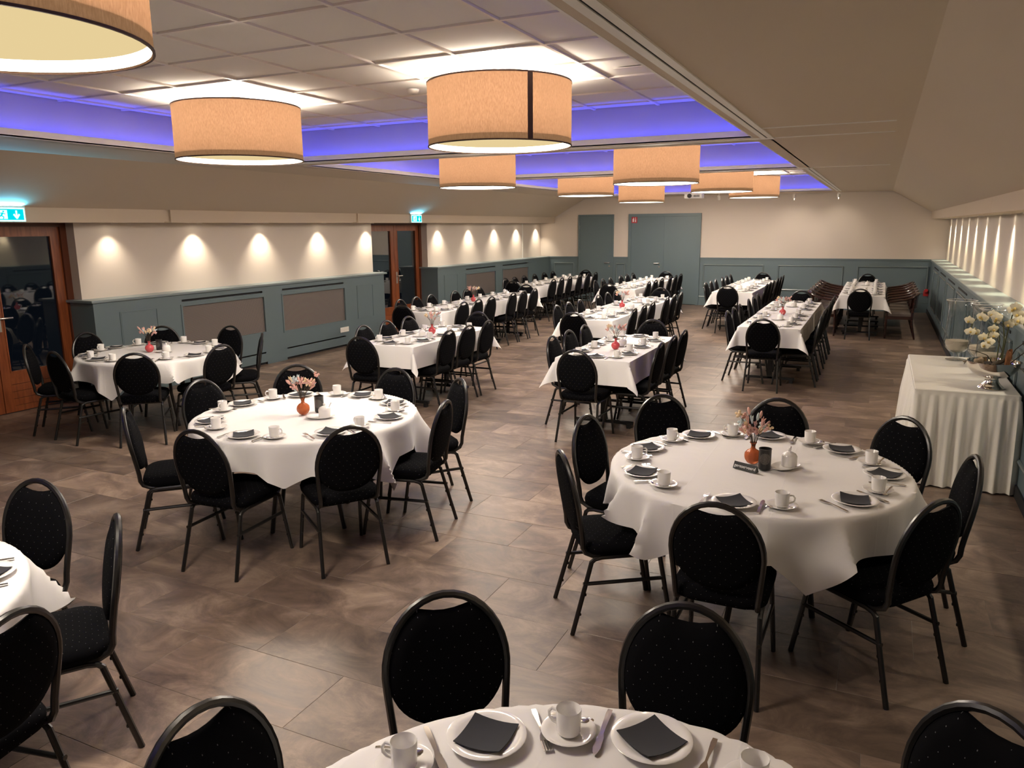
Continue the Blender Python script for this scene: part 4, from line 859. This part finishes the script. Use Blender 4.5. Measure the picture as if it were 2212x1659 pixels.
for key, tn_, cx, tys, cys, yn, yf, vs_k in ROWS:
    if key == 'C2': sides = {-1: 'double-door side of the ', 1: 'armchair side of the '}
    else: sides = sidn
    for i, ty in enumerate(tys):
        e_ = '' if len(tys) == 1 else (', outer half' if i == 0 else ', teal-door half')
        table_rect('folding table under linen, ' + tn_ + e_, cx, ty, HX, HY, 'white linen cloth on the ' + tn_ + e_, 20 + len(key) * 3 + int(-cx * 10), 'folding tables', 'long table linen', .04, 'one' if len(tys) == 1 else ('near', 'far')[i], sum(tys) / len(tys))
        SU.put((cx + .01, ty + {'A1': -.17, 'B1': -.02, 'A2': .33, 'C1': -.03}.get(key, -.2), ZCL + (.0015 if i == 0 else .0045)), rj.uniform(.2, .6), 'white sugar pot and dish on the ' + tn_ + e_, 'sugar pots', 'sugar pot')
    if vs_k:
        vy = {'A1': 7.96, 'B1': 7.64, 'A2': 11.79, 'B2': 11.68, 'C1': 11.52}[key]; centre(cx + {'B1': .03, 'A1': .03}.get(key, 0), vy, tn_, 'r', 3, rot=rj.uniform(0, 6))
    for s in (-1, 1):
        for y in cys:
            if key == 'D':
                AC.put((cx + s * (HX + .26), y, 0), math.atan2(s, 0), 'dark mahogany armchair with taupe seat, ' + sides[s].replace('radiator', 'double-door') + tn_.replace('lined with brown armchairs', 'of armchairs'), 'brown armchairs', 'armchair')
            else:
                chair_top((cx + s * .59, y + rj.uniform(-.015, .015)), (-s, rj.uniform(-.05, .05)), CHN + ', ' + sides[s] + tn_, 'side chairs, ' + tn_)
            setting(cx + s * HX, min(max(y, tys[0] - HY + .37), tys[-1] + HY - .37), (-s, 0), tn_, ZCL + (.0015 if len(tys) == 1 or y < tys[0] + HY - .1 else .0045))
    chair_top((cx - .02, yn), (rj.uniform(-.05, .05), 1), CHN + ', outer end of the ' + tn_, None); setting(cx, tys[0] - HY, (0, 1), tn_)
    chair_top((cx + .02, yf), (rj.uniform(-.05, .05), -1), CHN + ', teal-door end of the ' + tn_, None); setting(cx, tys[-1] + HY, (0, -1), tn_, ZCL + (.0015 if len(tys) == 1 else .0045))

# ---- buffet table with pleated skirt
bx0, bx1, by0, by1 = .325, 1.02, 6.64, 8.40
bt = empty('buffet_table', ((bx0 + bx1) / 2, (by0 + by1) / 2, 0), 0, 'plain table hidden under the pleated ivory skirt by the wall', 'table')
hx, hy = (bx1 - bx0) / 2, (by1 - by0) / 2
MB().box(-hx + .01, hx - .01, -hy + .01, hy - .01, ZTOP - .03, ZTOP).build('tabletop', M['under'], bt, smooth=False)
for sx_ in (-1, 1):
    for sy in (-1, 1): MB().tube([(sx_ * (hx - .06), sy * (hy - .06), 0), (sx_ * (hx - .06), sy * (hy - .06), ZTOP - .03)], .018, 8).build('leg', M['black_tube'], bt)
sk = empty('table_skirt', ((bx0 + bx1) / 2, (by0 + by1) / 2, 0), 0, 'ivory pleated skirting cloth covering the buffet table', 'table skirt')
MB().bbox(-hx - .004, hx + .004, -hy - .004, hy + .004, ZTOP + .001, ZTOP + .012, .006).build('top_cloth', M['skirt'], sk, smooth=False)
peri = []; per = 2 * (2 * hx + 2 * hy); npt = 620
for k in range(npt):
    s = per * k / npt; 
    for (L_, p0, d_) in ((2 * hx, (-hx, -hy), (1, 0)), (2 * hy, (hx, -hy), (0, 1)), (2 * hx, (hx, hy), (-1, 0)), (2 * hy, (-hx, hy), (0, -1))):
        if s < L_: peri.append((p0[0] + d_[0] * s, p0[1] + d_[1] * s, d_[1], -d_[0], per * k / npt)); break
        s -= L_
vs = []; fs = []; lev = [(ZTOP + .006, .0), (ZTOP - .025, .002), (ZTOP - .04, .45), (.45, .75), (.2, .95), (.012, 1.1)]
for z, a in lev:
    for (x, y, nx, ny, s) in peri:
        wv = .5 + .5 * math.sin(s * 2 * PI / .062 + .9 * math.sin(s * 9.1) + (.25 - z) * 1.2 * math.sin(s * 3.3)); wv2 = .5 + .5 * math.sin(s * 2 * PI / .115 + 1.7 * math.sin(s * 4.0))
        o_ = .006 + a * (.022 * wv * (1 if z > .6 else .8) + .034 * wv2 * (0 if z > .6 else 1)) + (.03 * (ZTOP - z) if a else 0); vs.append((x + nx * o_, y + ny * o_, z))
for i in range(len(lev) - 1):
    for k in range(npt): fs.append((i * npt + k, (i + 1) * npt + k, (i + 1) * npt + (k + 1) % npt, i * npt + (k + 1) % npt))
recalc(MB().add(vs, fs).build('pleated_skirt', M['skirt'], sk, ang=70))
zb = ZTOP + .012
# silver footed bowl
bo = empty('silver_bowl', (.85, 6.86, zb), 0, 'polished silver footed bowl on the skirted buffet table', 'bowl')
BR_, BZ = .235, .095
MB().lathe([(0, .002), (.112, .002), (.116, .008), (.110, .018), (.085, .040), (.062, .075), (.056, .105), (.062, .118)], 40).build('foot', M['silver'], bo)
MB().lathe([(.0, .112), (.06, .113), (.115, .126), (.165, .155), (.200, .195), (.220, .240), (.228, .285), (.236, .288), (.236, .292), (.222, .290), (.214, .240), (.194, .200), (.160, .163), (.11, .135), (0, .122)], 48).build('bowl_body', M['silver'], bo)
for a in (-.6, 2.54):
    MB().tube([(.243 * math.cos(a) , .243 * math.sin(a), .25), (.275 * math.cos(a - .08), .275 * math.sin(a - .08), .245), (.28 * math.cos(a), .28 * math.sin(a), .215), (.275 * math.cos(a + .08), .275 * math.sin(a + .08), .245), (.243 * math.cos(a + .03), .243 * math.sin(a + .03), .25)], .008, 8).build('ring_handle', M['silver'], bo)
bm_ = MB(); bm_.lathe([(0, .262), (.12, .258), (.213, .248)], 24).build('potting_mix', M['soil'], None, label='dark potting bark filling the silver bowl', cat='soil'); o = bpy.data.objects['potting_mix']; o.location = bo.location; o.scale = (.80, .80, .74); bo.scale = (.80, .80, .74)
# orchid: stems with blooms
orc = empty('orchid', (.85, 6.86, zb), 0, 'cream phalaenopsis orchid sprays growing from the silver bowl', 'orchid')
def bloom(c, d, s):
    d = Vector(d).normalized(); rot = d.to_track_quat('Z', 'Y').to_matrix(); f = empty('bloom'); f.parent = orc
    def petal(a, ln_, wd, cup):
        vs = []; fs = []
        for i in range(6):
            t = i / 5; w2 = wd * math.sin(PI * min(1, .08 + t * .9)) ** .7
            for k in (-1, -.5, 0, .5, 1): p = Vector((math.cos(a) * ln_ * t - math.sin(a) * w2 * k, math.sin(a) * ln_ * t + math.cos(a) * w2 * k, cup * t * t - .004 * abs(k))); vs.append(Vector(c) + rot @ (p * s))
        for i in range(5):
            for k in range(4): j = i * 5 + k; fs.append((j, j + 1, j + 6, j + 5))
        return MB().add(vs, fs)
    for a, ln_, wd in ((R(90), .036, .015), (R(215), .035, .014), (R(325), .035, .014), (R(10), .042, .021), (R(170), .042, .021)): petal(a, ln_, wd, -.006).build('petal', M['orchid'], f, ang=80)
    m_ = MB(); m_.ball(Vector(c) + rot @ Vector((0, -.008 * s, .008 * s)), .009 * s, .011 * s, .009 * s, 8, 6, rot); m_.build('lip', M['orchid_lip'], f)
ro = random.Random(5); sprays = [[(.02, .0, .25), (.03, .03, .45), (-.02, .02, .62), (-.12, -.02, .66), (-.20, -.05, .58), (-.235, -.06, .48)], [(.05, -.02, .25), (.06, .0, .46), (.03, -.04, .60), (-.03, -.10, .60), (-.08, -.13, .50), (-.09, -.15, .40)], [(.06, .03, .25), (.08, .04, .48), (.10, .0, .64), (.13, -.05, .68), (.17, -.08, .62), (.19, -.10, .56)]]
sprays = [[(x * .85, y * .8, z - .07) for x, y, z in q] for q in sprays]
b = MB()
for sp_ in sprays:
    b.tube(sp_, .0045, 6)
b.build('flower_stem', M['stem'], orc)
for si, sp_ in enumerate(sprays):
    pts = [Vector(p) for p in sp_]
    for k in range(8):
        t = 1.9 + 3.1 * k / 7; i = min(int(t), 4); c = pts[i].lerp(pts[i + 1], t - i) + Vector((ro.uniform(-.04, .04), ro.uniform(-.045, .0), ro.uniform(-.04, .04))); bloom(c, (-.25 + ro.uniform(-.8, .7), -1, ro.uniform(-.3, .5)), 1.0 if si < 2 else 1.15)
b = MB()
for p in ([(.0, .05, .25), (-.06, .02, .34), (-.16, .0, .38), (-.25, -.02, .40)], [(.1, -.02, .25), (.16, -.03, .42), (.24, -.06, .52), (.36, -.05, .56)], [(.12, .0, .25), (.22, .02, .36), (.30, .0, .45), (.38, -.03, .47)], [(.02, -.06, .25), (.05, -.08, .40), (.01, -.05, .50), (-.01, -.05, .62)]): b.tube(p, [.005, .0045, .0035, .002], 6)
b.build('dry_twigs', M['twig'], None, label='bare dark twigs standing in the silver bowl', cat='twigs'); o = bpy.data.objects['dry_twigs']; o.location = bo.location; o.scale = (.8, .8, .75)
def chunk(name, loc, dims, rz, tilt, mm, label, seed):
    r_ = random.Random(seed); b = MB(); n = 10; rings = 6; vs = []; fs = []
    for i in range(rings):
        t = i / (rings - 1); e_ = .75 + .25 * math.sin(PI * t)
        for k in range(n): q = 2 * PI * k / n; j = r_.uniform(.78, 1.1); vs.append((dims[0] * e_ * j * math.cos(q), dims[1] * e_ * j * math.sin(q), dims[2] * (t + (r_.uniform(-.12, .12) if i == rings - 1 else 0))))
    for i in range(rings - 1):
        for k in range(n): fs.append((i * n + k, i * n + (k + 1) % n, (i + 1) * n + (k + 1) % n, (i + 1) * n + k))
    fs += [tuple(range(n - 1, -1, -1)), tuple((rings - 1) * n + k for k in range(n))]
    o = b.add(vs, fs).build(name, mm, None, ang=30, label=label, cat='bark'); o.location = loc; o.rotation_euler = (tilt[0], tilt[1], rz)
bx_, by_ = .85, 6.86
chunk('bark_piece', (bx_ - .10, by_ - .05, zb + .175), (.04, .03, .065), .3, (.2, -.2), M['bark'], 'pale chunk of bark at the rim of the silver bowl', 1)
chunk('bark_piece', (bx_ + .085, by_ - .03, zb + .175), (.026, .017, .13), .6, (.05, .05), M['bark2'], 'upright orange slab of bark in the silver bowl', 2)
chunk('bark_piece', (bx_ - .02, by_ - .07, zb + .19), (.02, .018, .13), .9, (.3, 1.2), M['twig'], 'dark driftwood piece lying in the silver bowl', 3)
# tall footed glass vases with sand
ZS = .56 / .685
gp = [(0, .004), (.085, .004), (.088, .008), (.060, .016), (.026, .026), (.024, .070), (.030, .085), (.070, .105), (.105, .150), (.118, .200), (.112, .300), (.104, .45), (.102, .60), (.112, .66), (.126, .685)]
gp = [(r, z * ZS) for r, z in gp]
def make_gv():
    o = empty('hurricane_vase'); MB().lathe(gp, 48).build('glass_body', M['glass'], o, ang=60)
    MB().tube([(.1265 * math.cos(2 * PI * k / 40), .1265 * math.sin(2 * PI * k / 40), .56) for k in range(40)], .003, 6, closed=True).build('glass_rim', M['rim_glint'], o)
    MB().lathe([(max(0, r - .0095), z * ZS + .004) for r, z in ((0, .090), (.030, .090), (.066, .110), (.100, .152), (.112, .198), (.110, .222), (.05, .226), (0, .224))], 32).build('sand_fill', M['sand'], o, ang=50); return o
GV = Proto(make_gv())
for (x, y, l) in ((.71, 8.20, 'tall footed glass vase of sand at the far corner of the buffet'), (.88, 7.90, 'tall footed glass vase of sand between its two twins'), (.90, 7.45, 'tall footed glass vase of sand right behind the silver bowl')): GV.put((x, y, zb), 0, l, 'footed glass vases', 'vase')
